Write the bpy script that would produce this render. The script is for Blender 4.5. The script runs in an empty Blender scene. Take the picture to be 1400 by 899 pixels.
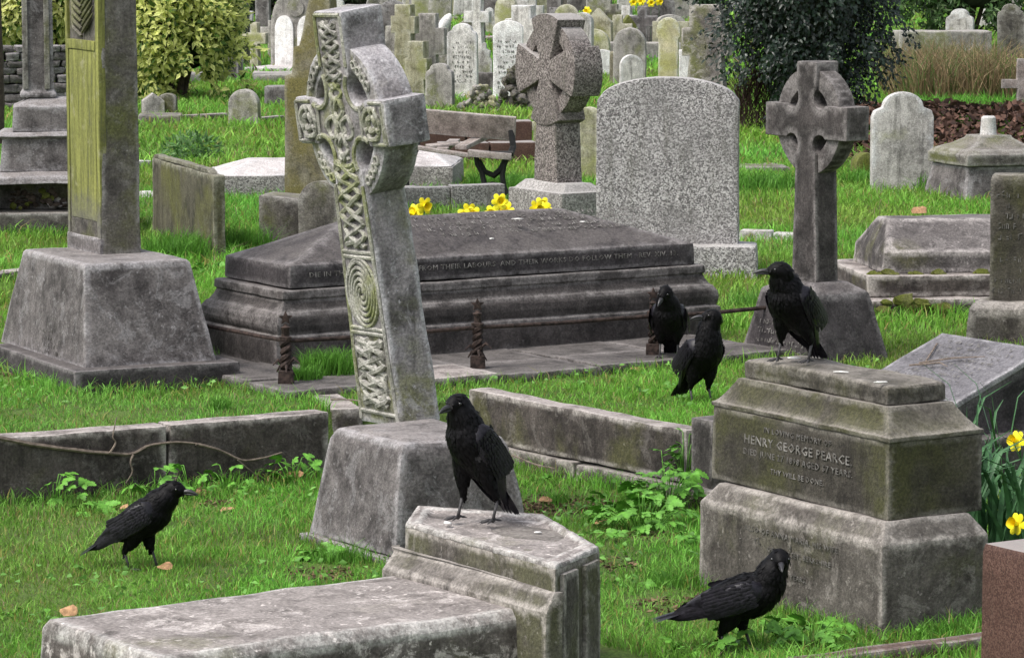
import bpy, bmesh, math, random
import numpy as np
from mathutils import Vector, Matrix, noise, Euler
random.seed(7); np.random.seed(7)
S = bpy.context.scene
# ------------------------------------------------------------------ camera
FPX, YH, CAMZ = 4800.0, -110.0, 2.48
PITCH = math.atan((449.5 - YH) / FPX)
cam_d = bpy.data.cameras.new('camera'); cam = bpy.data.objects.new('camera', cam_d)
S.collection.objects.link(cam); S.camera = cam
cam.location = (0, 0, CAMZ); cam.rotation_euler = (math.pi/2 - PITCH, 0, 0)
cam_d.sensor_width = 36; cam_d.lens = 36 * FPX / 1400; cam_d.clip_end = 2000; cam_d.clip_start = .1
# ------------------------------------------------------------------ sky, sun, exposure
W = bpy.data.worlds.new('World'); S.world = W; W.use_nodes = True
SUN_EL, SUN_AZ = math.radians(56), math.radians(-122)      # azimuth from +Y towards +X: high, left, a little behind the camera
nt = W.node_tree; bg = nt.nodes['Background']
sky = nt.nodes.new('ShaderNodeTexSky'); sky.sky_type = 'NISHITA'; sky.sun_disc = False
sky.sun_elevation = SUN_EL; sky.sun_rotation = SUN_AZ; sky.air_density = 1.0; sky.dust_density = 3.0
hs = nt.nodes.new('ShaderNodeHueSaturation'); hs.inputs['Saturation'].default_value = .38
nt.links.new(sky.outputs[0], hs.inputs['Color']); nt.links.new(hs.outputs[0], bg.inputs[0]); bg.inputs[1].default_value = .115
sd = bpy.data.lights.new('sun', 'SUN'); sd.energy = 1.35; sd.angle = math.radians(22); sd.color = (1, .955, .9)
sun = bpy.data.objects.new('sun', sd); S.collection.objects.link(sun)
dv = Vector((math.sin(SUN_AZ)*math.cos(SUN_EL), math.cos(SUN_AZ)*math.cos(SUN_EL), math.sin(SUN_EL)))
sun.rotation_euler = dv.to_track_quat('Z', 'Y').to_euler()
S.view_settings.view_transform = 'Standard'; S.view_settings.look = 'None'; S.view_settings.exposure = 1.1; S.view_settings.gamma = 1

# ------------------------------------------------------------------ geometry of the view
cp, sp_ = math.cos(PITCH), math.sin(PITCH)
def ray(px, py):
    u, v = (px-700)/FPX, (449.5-py)/FPX
    return Vector((u, cp + v*sp_, -sp_ + v*cp))
def G(px, py, z=0.0):
    r = ray(px, py); t = (z - CAMZ)/r.z
    return Vector((r.x*t, r.y*t, z))
def proj(p):
    x, y, z = p[0], p[1], p[2]-CAMZ
    dp = y*cp - z*sp_; up = y*sp_ + z*cp
    return 700 + FPX*x/dp, 449.5 - FPX*up/dp
def zat(p, py):
    r = ray(700, py); return CAMZ + r.z/r.y*p[1]
def pxm(p): return FPX/(p[1]*cp - (p[2]-CAMZ)*sp_)
TH = math.radians(32)
def place(F, Lx, Rx, z, th=TH):
    """front corner pixel F at height z, left and right corners at pixel columns -> centre, half sizes"""
    f = G(F[0], F[1], z); ex = Vector((math.cos(th), math.sin(th), 0)); ey = Vector((-math.sin(th), math.cos(th), 0))
    def solve(e, tx):
        lo, hi = 0, 12
        for _ in range(50):
            m = (lo+hi)/2; q = proj(f+e*m)[0]
            if (q-tx)*(F[0]-tx) > 0: lo = m
            else: hi = m
        return lo
    a, b = solve(ex, Rx), solve(ey, Lx)
    return f + ex*a/2 + ey*b/2, a/2, b/2
def place2(F, Rx, z, th, hy):
    """like place() but with a given half depth"""
    f = G(F[0], F[1], z); ex = Vector((math.cos(th), math.sin(th), 0)); ey = Vector((-math.sin(th), math.cos(th), 0)); lo, hi = 0, 12
    for _ in range(50):
        m = (lo+hi)/2
        if proj(f+ex*m)[0] < Rx: lo = m
        else: hi = m
    return f + ex*lo/2 + ey*hy, lo/2, hy
def GZ(x, y):
    """base level of the ground"""
    if x < -.13: k = y > 14.98 + .649*(x+2.16)
    elif x < .76: k = y > 16.30 - 1.49*(x+.13)
    else: k = y > 14.98 + .65*(x-.734)
    if k: return .25
    return 0.0
FOOT = []
def foot(c, hx, hy, th): FOOT.append((c[0], c[1], hx, hy, math.cos(th), math.sin(th)))

# ------------------------------------------------------------------ objects
C = S.collection
def tag(o, label=None, cat=None, group=None, kind=None):
    if label: o['label'] = label
    if cat: o['category'] = cat
    if group: o['group'] = group
    if kind: o['kind'] = kind
    return o
def thing(name, label, cat, loc=(0,0,0), rz=0, group=None):
    o = bpy.data.objects.new(name, None); C.objects.link(o); o.location = loc; o.rotation_euler = (0,0,rz)
    o.empty_display_size = .1
    return tag(o, label, cat, group)
def link(name, me, m, parent=None):
    o = bpy.data.objects.new(name, me); C.objects.link(o)
    if m is not None and len(me.materials) == 0: me.materials.append(m)
    if parent is not None: o.parent = parent
    return o
def dup(o, parent=None):
    c = o.copy(); C.objects.link(c)
    if parent is not None: c.parent = parent
    for ch in list(o.children): dup(ch, c)
    return c
SEED = [0]
from mathutils.kdtree import KDTree
def finish(bm, name, m, parent=None, bevel=.008, cell=.06, rough=.003, freq=9.0, smooth=32, seg=2):
    bmesh.ops.remove_doubles(bm, verts=bm.verts, dist=1e-5)
    bmesh.ops.recalc_face_normals(bm, faces=bm.faces)
    samples = []
    for e in bm.edges:
        if len(e.link_faces) == 2 and e.calc_face_angle(0) > .38 and e.is_convex:
            a, b = e.verts[0].co, e.verts[1].co; k = max(2, int((b-a).length/.02))
            samples += [a.lerp(b, i/k) for i in range(k+1)]
    if bevel:
        es = [e for e in bm.edges if len(e.link_faces) == 2 and e.calc_face_angle(0) > .38]
        if es: bmesh.ops.bevel(bm, geom=es, offset=bevel, segments=seg, profile=.6, affect='EDGES', clamp_overlap=True)
    bmesh.ops.triangulate(bm, faces=bm.faces)
    if cell:
        for _ in range(7):
            es = [e for e in bm.edges if e.calc_length() > cell*1.5]
            if not es or len(bm.verts) > 26000: break
            bmesh.ops.subdivide_edges(bm, edges=es, cuts=1, use_grid_fill=False)
            bmesh.ops.triangulate(bm, faces=[f for f in bm.faces if len(f.verts) > 3])
    SEED[0] += 1; off = Vector((SEED[0]*3.7, SEED[0]*1.3, 0))
    if rough:
        bm.normal_update()
        for v in bm.verts:
            n = noise.noise_vector(v.co*freq + off)*rough + noise.noise_vector(v.co*freq*.28 + off)*rough*1.6
            v.co += n
    for f in bm.faces: f.smooth = True
    me = bpy.data.meshes.new(name); bm.to_mesh(me); bm.free()
    if cell and samples and len(samples) < 6000:
        kd = KDTree(len(samples))
        for i, p in enumerate(samples): kd.insert(p, i)
        kd.balance(); rr = max(.012, bevel*1.1)+rough*2
        at = me.attributes.new('edge', 'FLOAT', 'POINT')
        at.data.foreach_set('value', [max(0.0, 1-max(0, kd.find(v.co)[2]-rr*.6)/(rr*1.2)) for v in me.vertices])
    me.set_sharp_from_angle(angle=math.radians(smooth))
    return link(name, me, m, parent)
def tiers(bm, prof, cx=0, cy=0):
    """stack of rectangular rings (z, hx, hy)"""
    rings = []
    for z, hx, hy in prof:
        rings.append([bm.verts.new((cx+sx*hx, cy+sy*hy, z)) for sx, sy in ((-1,-1),(1,-1),(1,1),(-1,1))])
    for a, b in zip(rings, rings[1:]):
        for i in range(4): bm.faces.new((a[i], a[(i+1)%4], b[(i+1)%4], b[i]))
    bm.faces.new(rings[0][::-1]); bm.faces.new(rings[-1])
    return bm
def box(bm, x0, x1, y0, y1, z0, z1):
    return tiers(bm, [(z0, (x1-x0)/2, (y1-y0)/2), (z1, (x1-x0)/2, (y1-y0)/2)], (x0+x1)/2, (y0+y1)/2)
def prism(bm, pts, z0, z1, top_in=0):
    c = Vector((sum(p[0] for p in pts)/len(pts), sum(p[1] for p in pts)/len(pts)))
    a = [bm.verts.new((p[0], p[1], z0)) for p in pts]
    b = [bm.verts.new((p[0]+(c.x-p[0])*top_in, p[1]+(c.y-p[1])*top_in, z1)) for p in pts]
    n = len(pts)
    for i in range(n): bm.faces.new((a[i], a[(i+1)%n], b[(i+1)%n], b[i]))
    bm.faces.new(a[::-1]); bm.faces.new(b)
    return bm
def slab(bm, out, t, y0=0):
    """outline (x,z) extruded in y by thickness t, centred"""
    a = [bm.verts.new((x, y0-t/2, z)) for x, z in out]; b = [bm.verts.new((x, y0+t/2, z)) for x, z in out]
    n = len(out)
    for i in range(n): bm.faces.new((a[i], a[(i+1)%n], b[(i+1)%n], b[i]))
    bm.faces.new(a[::-1]); bm.faces.new(b)
    return bm
def tube(bm, pts, r, n=6, cap=True, flat=1.0):
    pts = [Vector(p) for p in pts]; rings = []
    up = Vector((0,0,1))
    for i, p in enumerate(pts):
        d = (pts[min(i+1, len(pts)-1)] - pts[max(i-1, 0)])
        if d.length < 1e-9: d = Vector((0,0,1))
        d.normalize()
        if i == 0:
            s = d.orthogonal().normalized()
        else:
            s = (s - d*s.dot(d)); s = s.normalized() if s.length > 1e-6 else d.orthogonal().normalized()
        t = d.cross(s); rr = r[i] if isinstance(r, (list, tuple)) else r
        rings.append([bm.verts.new(p + s*math.cos(2*math.pi*k/n)*rr + t*math.sin(2*math.pi*k/n)*rr*flat) for k in range(n)])
    for a, b in zip(rings, rings[1:]):
        for k in range(n): bm.faces.new((a[k], a[(k+1)%n], b[(k+1)%n], b[k]))
    if cap: bm.faces.new(rings[0][::-1]); bm.faces.new(rings[-1])
    return bm
def lathe(bm, prof, n=20, cx=0, cy=0):
    rings = [[bm.verts.new((cx+r*math.cos(2*math.pi*k/n), cy+r*math.sin(2*math.pi*k/n), z)) for k in range(n)] for z, r in prof]
    for a, b in zip(rings, rings[1:]):
        for k in range(n): bm.faces.new((a[k], a[(k+1)%n], b[(k+1)%n], b[k]))
    bm.faces.new(rings[0][::-1]); bm.faces.new(rings[-1])
    return bm
BM = bmesh.new

# ------------------------------------------------------------------ materials
class NT:
    def __init__(s, name):
        s.m = bpy.data.materials.new(name); s.m.use_nodes = True; s.t = s.m.node_tree
        s.b = s.t.nodes['Principled BSDF']; s.b.inputs['Specular IOR Level'].default_value = .3
    def n(s, ty, ins=None, **at):
        k = s.t.nodes.new('ShaderNode'+ty)
        for a, v in at.items(): setattr(k, a, v)
        for a, v in (ins or {}).items(): s.set(k.inputs[a], v)
        return k
    def set(s, sock, v):
        if isinstance(v, bpy.types.NodeSocket): s.t.links.new(v, sock)
        elif isinstance(v, bpy.types.Node): s.t.links.new(v.outputs[0], sock)
        else: sock.default_value = v
    def noise(s, co, scale, detail=6, rough=.6, dist=0):
        return s.n('TexNoise', {'Vector': co, 'Scale': scale, 'Detail': detail, 'Roughness': rough, 'Distortion': dist}).outputs['Fac']
    def ramp(s, f, a, b, lo=0.0, hi=1.0):
        return s.n('MapRange', {0: f, 1: a, 2: b, 3: lo, 4: hi}, interpolation_type='SMOOTHSTEP').outputs[0]
    def mul(s, a, b, op='MULTIPLY'): return s.n('Math', {0: a, 1: b}, operation=op).outputs[0]
    def mix(s, f, a, b, bt='MIX'):
        k = s.n('Mix', data_type='RGBA', blend_type=bt)
        s.set(k.inputs[0], f); s.set(k.inputs[6], a if not isinstance(a, tuple) else (*a, 1)); s.set(k.inputs[7], b if not isinstance(b, tuple) else (*b, 1))
        return k.outputs[2]
    def coord(s):
        tc = s.n('TexCoord'); oi = s.n('ObjectInfo')
        return s.n('VectorMath', {0: tc.outputs['Object'], 1: s.n('VectorMath', {0: oi.outputs['Random'], 1: (37., 19., 11.)}, operation='MULTIPLY').outputs[0]}, operation='ADD').outputs[0]
    def bump(s, h, st, dist=.01):
        s.set(s.b.inputs['Normal'], s.n('Bump', {'Height': h, 'Strength': st, 'Distance': dist}))
TINT = (1.03, 1.0, .99)
def stone(name, c1, c2, top=(.36,.34,.33), top_amt=.6, moss=(.10,.13,.03), moss_amt=0., streak=.45, lichen=.35, lcol=(.34,.33,.32), edge=.5, bump=.5, fine=1.0, rough=.88, moss_dir=0):
    c1, c2, top, lcol = [tuple(a*b*k for a, b in zip(c, TINT)) for c, k in ((c1, .88), (c2, .88), (top, .95), (lcol, 1))]
    q = NT(name); co = q.coord(); ge = q.n('NewGeometry')
    big = q.noise(co, 3.2, 8, .68, .5); mid = q.noise(co, 13, 7, .68); fi = q.noise(co, 85*fine, 4, .7)
    col = q.mix(q.ramp(big, .38, .62), tuple(x*.85 for x in c1), tuple(x*1.12 for x in c2))
    col = q.mix(q.ramp(mid, .35, .7, 0, .55), col, tuple(min(1, x*1.7) for x in c2))
    st = q.n('Mapping', {'Vector': co, 'Scale': (11, 11, .9)}); stn = q.noise(st, 1.6, 6, .65)
    col = q.mix(q.ramp(stn, .46, .72, 0, streak), col, tuple(x*.45 for x in c1))
    nz = q.n('SeparateXYZ', {0: ge.outputs['Normal']}).outputs[2]
    if moss_amt:
        mm = q.mul(q.ramp(q.noise(co, 1.9, 6, .6, .4), .62-.4*moss_amt, .74-.25*moss_amt), q.ramp(mid, .25, .55, .35, 1))
        col = q.mix(q.mul(mm, min(1, .5+moss_amt)), col, moss)
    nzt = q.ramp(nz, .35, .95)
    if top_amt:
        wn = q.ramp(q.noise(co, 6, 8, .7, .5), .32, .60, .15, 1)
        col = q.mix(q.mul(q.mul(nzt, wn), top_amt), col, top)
    if lichen:
        vo = q.noise(co, 7.5, 9, .75, .6)
        col = q.mix(q.ramp(vo, .53, .60, 0, lichen), col, lcol)
        col = q.mix(q.ramp(q.noise(co, 19, 7, .8, .2), .56, .64, 0, .34), col, tuple(x*.55 for x in c1))
        col = q.mix(q.ramp(q.noise(co, 31, 5, .6), .63, .70, 0, lichen), col, tuple(min(.75, x*1.5) for x in lcol))
    if edge:
        pt = q.ramp(q.n('Attribute', attribute_name='edge').outputs['Fac'], .25, 1.0, 0, min(1, edge*1.35))
        col = q.mix(q.mul(pt, q.ramp(q.noise(co, 9, 7, .75), .38, .60, .08, 1)), col, tuple(min(.6, x*1.3) for x in lcol))
    col = q.mix(.8, col, q.ramp(fi, .3, .72, .6, 1.45), 'MULTIPLY')
    q.set(q.b.inputs['Base Color'], col); q.b.inputs['Roughness'].default_value = rough
    q.bump(q.mul(q.mul(mid, 1.8), fi, 'ADD'), bump, .008)
    return q.m
def granite(name, dark, mid, light, scale=85, bump=.6, tint=None, rough=.8):
    q = NT(name); co = q.coord()
    v = q.n('TexVoronoi', {'Vector': co, 'Scale': scale, 'Randomness': 1.0}); s = q.n('SeparateColor', {0: v.outputs['Color']}).outputs[0]
    w = q.n('TexVoronoi', {'Vector': co, 'Scale': scale*2.3}); s2 = q.n('SeparateColor', {0: w.outputs['Color']}).outputs[1]
    s = q.mul(q.mul(s, .62), q.mul(s2, .38), 'ADD')
    col = q.mix(q.ramp(s, .22, .5), dark, mid); col = q.mix(q.ramp(s, .52, .78), col, light)
    big = q.noise(co, 3, 7, .6)
    col = q.mix(q.ramp(big, .40, .62, 0, .5), col, tint or tuple(x*.62 for x in mid)); col = q.mix(q.ramp(q.noise(q.n('Mapping', {'Vector': co, 'Scale': (9, 9, .8)}), 1.5, 6, .65), .5, .75, 0, .45), col, (.10,.10,.075))
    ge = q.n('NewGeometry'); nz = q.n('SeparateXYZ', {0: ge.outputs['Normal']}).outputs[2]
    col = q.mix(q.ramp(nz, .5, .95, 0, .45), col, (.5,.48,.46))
    q.set(q.b.inputs['Base Color'], col); q.b.inputs['Roughness'].default_value = rough
    q.bump(s, bump, .006)
    return q.m
def plain(name, c, rough=.7, var=.35, scale=20, c2=None, bump=.2, spec=.3, metal=0, transl=0, coat=0):
    q = NT(name); co = q.coord(); n = q.noise(co, scale, 5, .6)
    col = q.mix(q.ramp(n, .3, .7), tuple(x*(1-var) for x in c), c2 or tuple(min(1, x*(1+var)) for x in c))
    q.set(q.b.inputs['Base Color'], col); q.b.inputs['Roughness'].default_value = rough
    q.b.inputs['Specular IOR Level'].default_value = spec; q.b.inputs['Metallic'].default_value = metal
    if bump: q.bump(n, bump, .004)
    return q.m
def leafmat(name, rough=.55, transl=.3, mul=1.0, spec=.3):
    """colour comes from a per-leaf attribute"""
    q = NT(name); a = q.n('Attribute', attribute_name='tint'); col = a.outputs['Color']
    if mul != 1: col = q.mix(1.0, col, (mul, mul, mul), 'MULTIPLY')
    q.set(q.b.inputs['Base Color'], col); q.b.inputs['Roughness'].default_value = rough; q.b.inputs['Specular IOR Level'].default_value = spec
    if transl:
        tr = q.n('BsdfTranslucent', {'Color': col}); mx = q.n('MixShader', {0: transl, 1: q.b.outputs[0], 2: tr.outputs[0]})
        q.t.links.new(mx.outputs[0], q.t.nodes['Material Output'].inputs[0])
    return q.m
M = {}
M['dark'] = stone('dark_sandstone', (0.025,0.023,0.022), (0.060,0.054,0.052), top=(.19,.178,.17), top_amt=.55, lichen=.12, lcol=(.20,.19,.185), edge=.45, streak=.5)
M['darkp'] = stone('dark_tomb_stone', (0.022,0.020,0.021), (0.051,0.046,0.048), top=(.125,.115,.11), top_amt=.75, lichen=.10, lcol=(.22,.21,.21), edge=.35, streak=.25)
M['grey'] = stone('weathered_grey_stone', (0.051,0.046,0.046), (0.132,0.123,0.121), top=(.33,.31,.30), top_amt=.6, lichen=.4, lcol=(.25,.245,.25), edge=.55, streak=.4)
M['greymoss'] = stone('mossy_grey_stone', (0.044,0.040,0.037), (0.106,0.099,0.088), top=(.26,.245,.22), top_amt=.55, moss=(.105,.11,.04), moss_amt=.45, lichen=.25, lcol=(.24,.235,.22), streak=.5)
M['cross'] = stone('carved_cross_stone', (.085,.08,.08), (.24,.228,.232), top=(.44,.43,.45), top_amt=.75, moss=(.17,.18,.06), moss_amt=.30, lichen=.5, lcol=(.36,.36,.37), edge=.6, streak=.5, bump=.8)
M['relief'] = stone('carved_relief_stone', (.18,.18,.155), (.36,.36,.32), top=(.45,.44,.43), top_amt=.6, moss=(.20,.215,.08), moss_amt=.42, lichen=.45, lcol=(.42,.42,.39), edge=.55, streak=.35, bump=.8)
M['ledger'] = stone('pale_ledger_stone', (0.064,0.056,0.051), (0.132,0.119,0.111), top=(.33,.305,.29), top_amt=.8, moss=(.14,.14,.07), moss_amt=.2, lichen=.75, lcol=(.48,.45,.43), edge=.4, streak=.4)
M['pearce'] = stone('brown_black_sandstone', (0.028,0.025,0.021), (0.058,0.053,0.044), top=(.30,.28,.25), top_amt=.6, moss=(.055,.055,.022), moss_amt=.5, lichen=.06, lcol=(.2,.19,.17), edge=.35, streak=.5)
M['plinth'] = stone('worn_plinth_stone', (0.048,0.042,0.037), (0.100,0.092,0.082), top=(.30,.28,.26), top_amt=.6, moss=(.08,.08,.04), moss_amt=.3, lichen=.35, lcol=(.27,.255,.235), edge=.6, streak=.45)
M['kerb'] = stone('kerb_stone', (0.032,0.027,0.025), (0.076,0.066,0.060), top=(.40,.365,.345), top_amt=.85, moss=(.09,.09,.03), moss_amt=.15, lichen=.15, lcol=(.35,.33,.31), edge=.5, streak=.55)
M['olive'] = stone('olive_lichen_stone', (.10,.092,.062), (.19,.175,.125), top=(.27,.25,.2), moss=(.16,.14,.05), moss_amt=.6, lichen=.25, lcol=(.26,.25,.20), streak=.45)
M['green_old'] = stone('algae_green_panel', (.19,.20,.055), (.29,.30,.085), top=(.3,.3,.2), moss=(.24,.27,.05), moss_amt=.8, lichen=.2, lcol=(.30,.30,.14), streak=.35, edge=0)
def algae_panel():
    q = NT('algae_panel'); tc = q.n('TexCoord').outputs['Object']; z = q.n('SeparateXYZ', {0: tc}).outputs[2]
    n = q.noise(tc, 7, 8, .7); st = q.noise(q.n('Mapping', {'Vector': tc, 'Scale': (16,16,1.2)}), 2, 6, .7); fi = q.noise(tc, 70, 4, .7)
    base = q.mix(q.ramp(n, .35, .65), (.10,.095,.085), (.21,.20,.17)); gr = q.mix(q.ramp(st, .35, .68), (.115,.12,.035), (.26,.265,.075)); gr = q.mix(q.ramp(n, .56, .68, 0, .7), gr, (.30,.29,.17))
    zz = q.mul(q.mul(n, .45), z, 'ADD'); m = q.mul(q.ramp(zz, 1.14, 1.40), q.ramp(q.mul(st, n, 'ADD'), .70, .95, .55, 1))
    col = q.mix(m, base, gr); col = q.mix(.6, col, q.ramp(fi, .3, .7, .7, 1.3), 'MULTIPLY')
    q.set(q.b.inputs['Base Color'], col); q.b.inputs['Roughness'].default_value = .9; q.bump(q.mul(n, fi, 'ADD'), .4, .006); return q.m
M['green'] = algae_panel()
M['pale'] = stone('pale_headstone', (.21,.205,.19), (.40,.39,.37), top=(.5,.48,.45), moss=(.24,.25,.12), moss_amt=.3, lichen=.4, lcol=(.5,.49,.47), streak=.75, bump=.4)
M['white'] = stone('white_marble', (.52,.51,.50), (.74,.73,.72), top=(.8,.8,.8), lichen=.3, lcol=(.8,.8,.79), streak=.45, moss_amt=0, bump=.15, edge=.2)
M['mid'] = stone('grey_headstone', (.13,.125,.115), (.26,.25,.235), top=(.42,.40,.38), moss=(.15,.16,.06), moss_amt=.3, lichen=.4, lcol=(.36,.35,.33), streak=.6)
M['yellow'] = stone('cream_headstone', (.34,.32,.20), (.48,.45,.30), top=(.5,.48,.38), moss=(.34,.33,.13), moss_amt=.5, lichen=.2, lcol=(.5,.48,.4), streak=.4)
M['moss'] = stone('moss_covered_stone', (.05,.05,.015), (.11,.115,.03), top=(.11,.12,.03), moss=(.10,.115,.018), moss_amt=.9, lichen=.2, lcol=(.25,.24,.15), edge=.1)
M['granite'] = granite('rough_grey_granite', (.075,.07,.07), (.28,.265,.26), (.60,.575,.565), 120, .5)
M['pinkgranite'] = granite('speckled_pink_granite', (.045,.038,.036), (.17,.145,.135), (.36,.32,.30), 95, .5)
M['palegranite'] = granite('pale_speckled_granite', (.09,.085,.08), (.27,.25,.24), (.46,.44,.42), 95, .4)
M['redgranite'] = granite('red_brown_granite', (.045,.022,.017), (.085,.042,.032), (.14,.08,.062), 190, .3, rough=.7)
M['brownkerb'] = stone('brown_kerb_stone', (.05,.032,.028), (.10,.07,.06), top=(.17,.12,.105), lichen=.15, edge=.3)
M['rust'] = plain('rusty_iron', (.036,.024,.020), .85, .7, 45, bump=.6)
M['iron'] = plain('black_iron', (.012,.012,.012), .6, .4, 40)
M['wood'] = stone('weathered_bench_wood', (.16,.135,.12), (.29,.25,.23), top=(.30,.27,.25), top_amt=.6, lichen=.1, streak=.1, edge=.3)
M['letter'] = plain('letter_lead_paint', (.075,.07,.062), .85, 0, 38, c2=(.27,.255,.24))
M['lettergrey'] = plain('worn_letter_grey', (.06,.056,.05), .9, 0, 38, c2=(.17,.16,.15))
M['letterdark'] = plain('cut_letter_dark', (.03,.027,.025), .9, .4, 30)
M['white_spot'] = plain('bird_dropping_white', (.68,.67,.64), .8, .15, 40)
M['feather'] = plain('black_feathers', (.0034,.0030,.0036), .55, .5, 70, bump=.5, spec=.13)
M['plume'] = plain('black_wing_plumes', (.0100,.0088,.0125), .42, .6, 60, bump=.3, spec=.3)
M['beak'] = plain('dark_grey_beak', (.022,.021,.023), .33, .3, 60, spec=.5)
M['leg'] = plain('scaly_grey_legs', (.05,.047,.048), .6, .4, 200, spec=.4)
M['eye'] = plain('crow_eye', (.004,.003,.003), .08, .1, 10, bump=0, spec=.8)
M['twig'] = plain('dry_twig', (.17,.135,.11), .9, .4, 40)
M['deadleaf'] = plain('dead_leaf', (.36,.21,.11), .8, .35, 60)
M['petal'] = plain('daffodil_yellow', (.90,.80,.03), .5, .06, 20, bump=0)
M['trumpet'] = plain('daffodil_orange_yellow', (.90,.70,.015), .5, .08, 20, bump=0)
M['strap'] = plain('strap_leaf_green', (.055,.14,.055), .45, .35, 25, bump=.1)
M['herb'] = plain('herb_leaf_green', (.11,.29,.035), .55, .35, 30, bump=.2)
M['bark'] = plain('shrub_bark', (.06,.045,.035), .9, .4, 20, bump=.8)
M['grass'] = leafmat('grass_blades', .6, .35)
M['leafv'] = leafmat('shrub_leaves', .45, .25)
M['leafdark'] = leafmat('glossy_dark_leaves', .35, .1, spec=.4)
M['leafy'] = leafmat('variegated_leaves', .5, .42)
M['litter'] = leafmat('leaf_litter', .85, .0)
M['orange'] = plain('orange_ribbon', (.8,.2,.01), .6, .2, 20)
M['soil'] = plain('bare_soil', (.045,.033,.024), .95, .5, 30, bump=1)
# ================================================================== ground sheet
def ground():
    ys = np.concatenate([np.arange(6, 10, .25), np.arange(10, 19, .05), np.arange(19, 32, .25), np.arange(32, 110, 1.5), np.geomspace(110, 900, 14)])
    xs = np.concatenate([-np.geomspace(3.6, 400, 26)[::-1], np.arange(-3.5, 3.5, .05), np.geomspace(3.5, 400, 26)])
    V = []
    for y in ys:
        for x in xs:
            z = GZ(x, y) + .018*noise.noise(Vector((x*1.3, y*1.3, 0))) + .008*noise.noise(Vector((x*6, y*6, 3)))
            V.append((x, y, z))
    nx = len(xs); F = []
    for j in range(len(ys)-1):
        for i in range(nx-1):
            a = j*nx+i; F.append((a, a+1, a+nx+1, a+nx))
    me = bpy.data.meshes.new('ground'); me.from_pydata(V, [], F)
    me.polygons.foreach_set('use_smooth', [True]*len(F))
    q = NT('lawn_soil'); co = q.n('TexCoord').outputs['Object']
    n1 = q.noise(co, .9, 8, .65); n2 = q.noise(co, 14, 6, .7)
    col = q.mix(q.ramp(n1, .35, .65), (.055,.095,.018), (.10,.155,.03)); col = q.mix(q.ramp(n2, .52, .72, 0, .6), col, (.07,.055,.03)); col = q.mix(.8, col, q.ramp(q.noise(co, 110, 5, .7), .3, .7, .45, 1.6), 'MULTIPLY')
    q.set(q.b.inputs['Base Color'], col); q.b.inputs['Roughness'].default_value = .95; q.bump(n2, .8, .03)
    tag(link('ground', me, q.m), kind='structure')
ground()
def gz(x, y): return GZ(x, y) + .018*noise.noise(Vector((x*1.3, y*1.3, 0))) + .008*noise.noise(Vector((x*6, y*6, 3)))

# ================================================================== helpers for inscriptions
def text_mesh(s, size, depth=.002, align='CENTER', spacing=1.08):
    cu = bpy.data.curves.new('t', 'FONT'); cu.body = s; cu.size = size; cu.extrude = depth; cu.align_x = align; cu.space_character = spacing; cu.resolution_u = 1
    o = bpy.data.objects.new('t', cu); C.objects.link(o); dg = bpy.context.evaluated_depsgraph_get(); dg.update()
    me = bpy.data.meshes.new_from_object(o.evaluated_get(dg)); bpy.data.objects.remove(o); return me
def frame_mat(o, r, u):
    r = Vector(r).normalized(); u = Vector(u); u = (u - r*u.dot(r)).normalized(); n = r.cross(u)
    m = Matrix((r, u, n)).transposed().to_4x4(); m.translation = Vector(o); return m
def inscription(parent, s, o, r, u, size, mat, depth=.002, wear=0., sx=1.0, align='CENTER'):
    me = text_mesh(s, size, depth, align)
    T = frame_mat(o, r, u)
    me.transform(T @ Matrix.Diagonal((sx, 1, 1, 1)))
    ob = link('inscription', me, mat, parent); ob['kind'] = 'stuff'; return ob
def worn_lines(parent, o, r, u, width, rows, h, gap, mat, seed=1, depth=.0015, fill=.8, taper=0.0):
    """rows of eroded, no longer legible letter strokes"""
    rn = random.Random(seed); bm = BM()
    for k in range(rows):
        w = width*(1-taper*rn.random()); x = -w/2; z = -k*gap
        while x < w/2:
            cw = h*rn.uniform(.45, .8)
            if rn.random() < .16: x += h*.6; continue
            if rn.random() < fill:
                for _ in range(rn.choice((1,2,2,3))):
                    if rn.random() < .55: x0 = x + rn.choice((0, .8))*cw*.9; a = (x0, z); b = (x0+rn.uniform(-.1,.1)*cw, z+h*rn.uniform(.6,1))
                    else: zz = z + rn.choice((0, .5, 1))*h*.95; a = (x, zz); b = (x+cw*rn.uniform(.5,.9), zz+rn.uniform(-.1,.3)*h)
                    t = h*.085
                    d = Vector((b[0]-a[0], b[1]-a[1])); nn = Vector((-d.y, d.x)).normalized()*t if d.length else Vector((t,0))
                    q = [(a[0]-nn.x,a[1]-nn.y),(b[0]-nn.x,b[1]-nn.y),(b[0]+nn.x,b[1]+nn.y),(a[0]+nn.x,a[1]+nn.y)]
                    vs = [bm.verts.new((p[0],p[1],depth)) for p in q]; bm.faces.new(vs)
                    vb = [bm.verts.new((p[0],p[1],-depth)) for p in q]
                    for i in range(4): bm.faces.new((vb[i], vb[(i+1)%4], vs[(i+1)%4], vs[i]))
            x += cw + h*.22
    bm.transform(frame_mat(o, r, u)); me = bpy.data.meshes.new('inscription'); bm.to_mesh(me); bm.free()
    ob = link('inscription', me, mat, parent); ob['kind'] = 'stuff'; return ob
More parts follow.
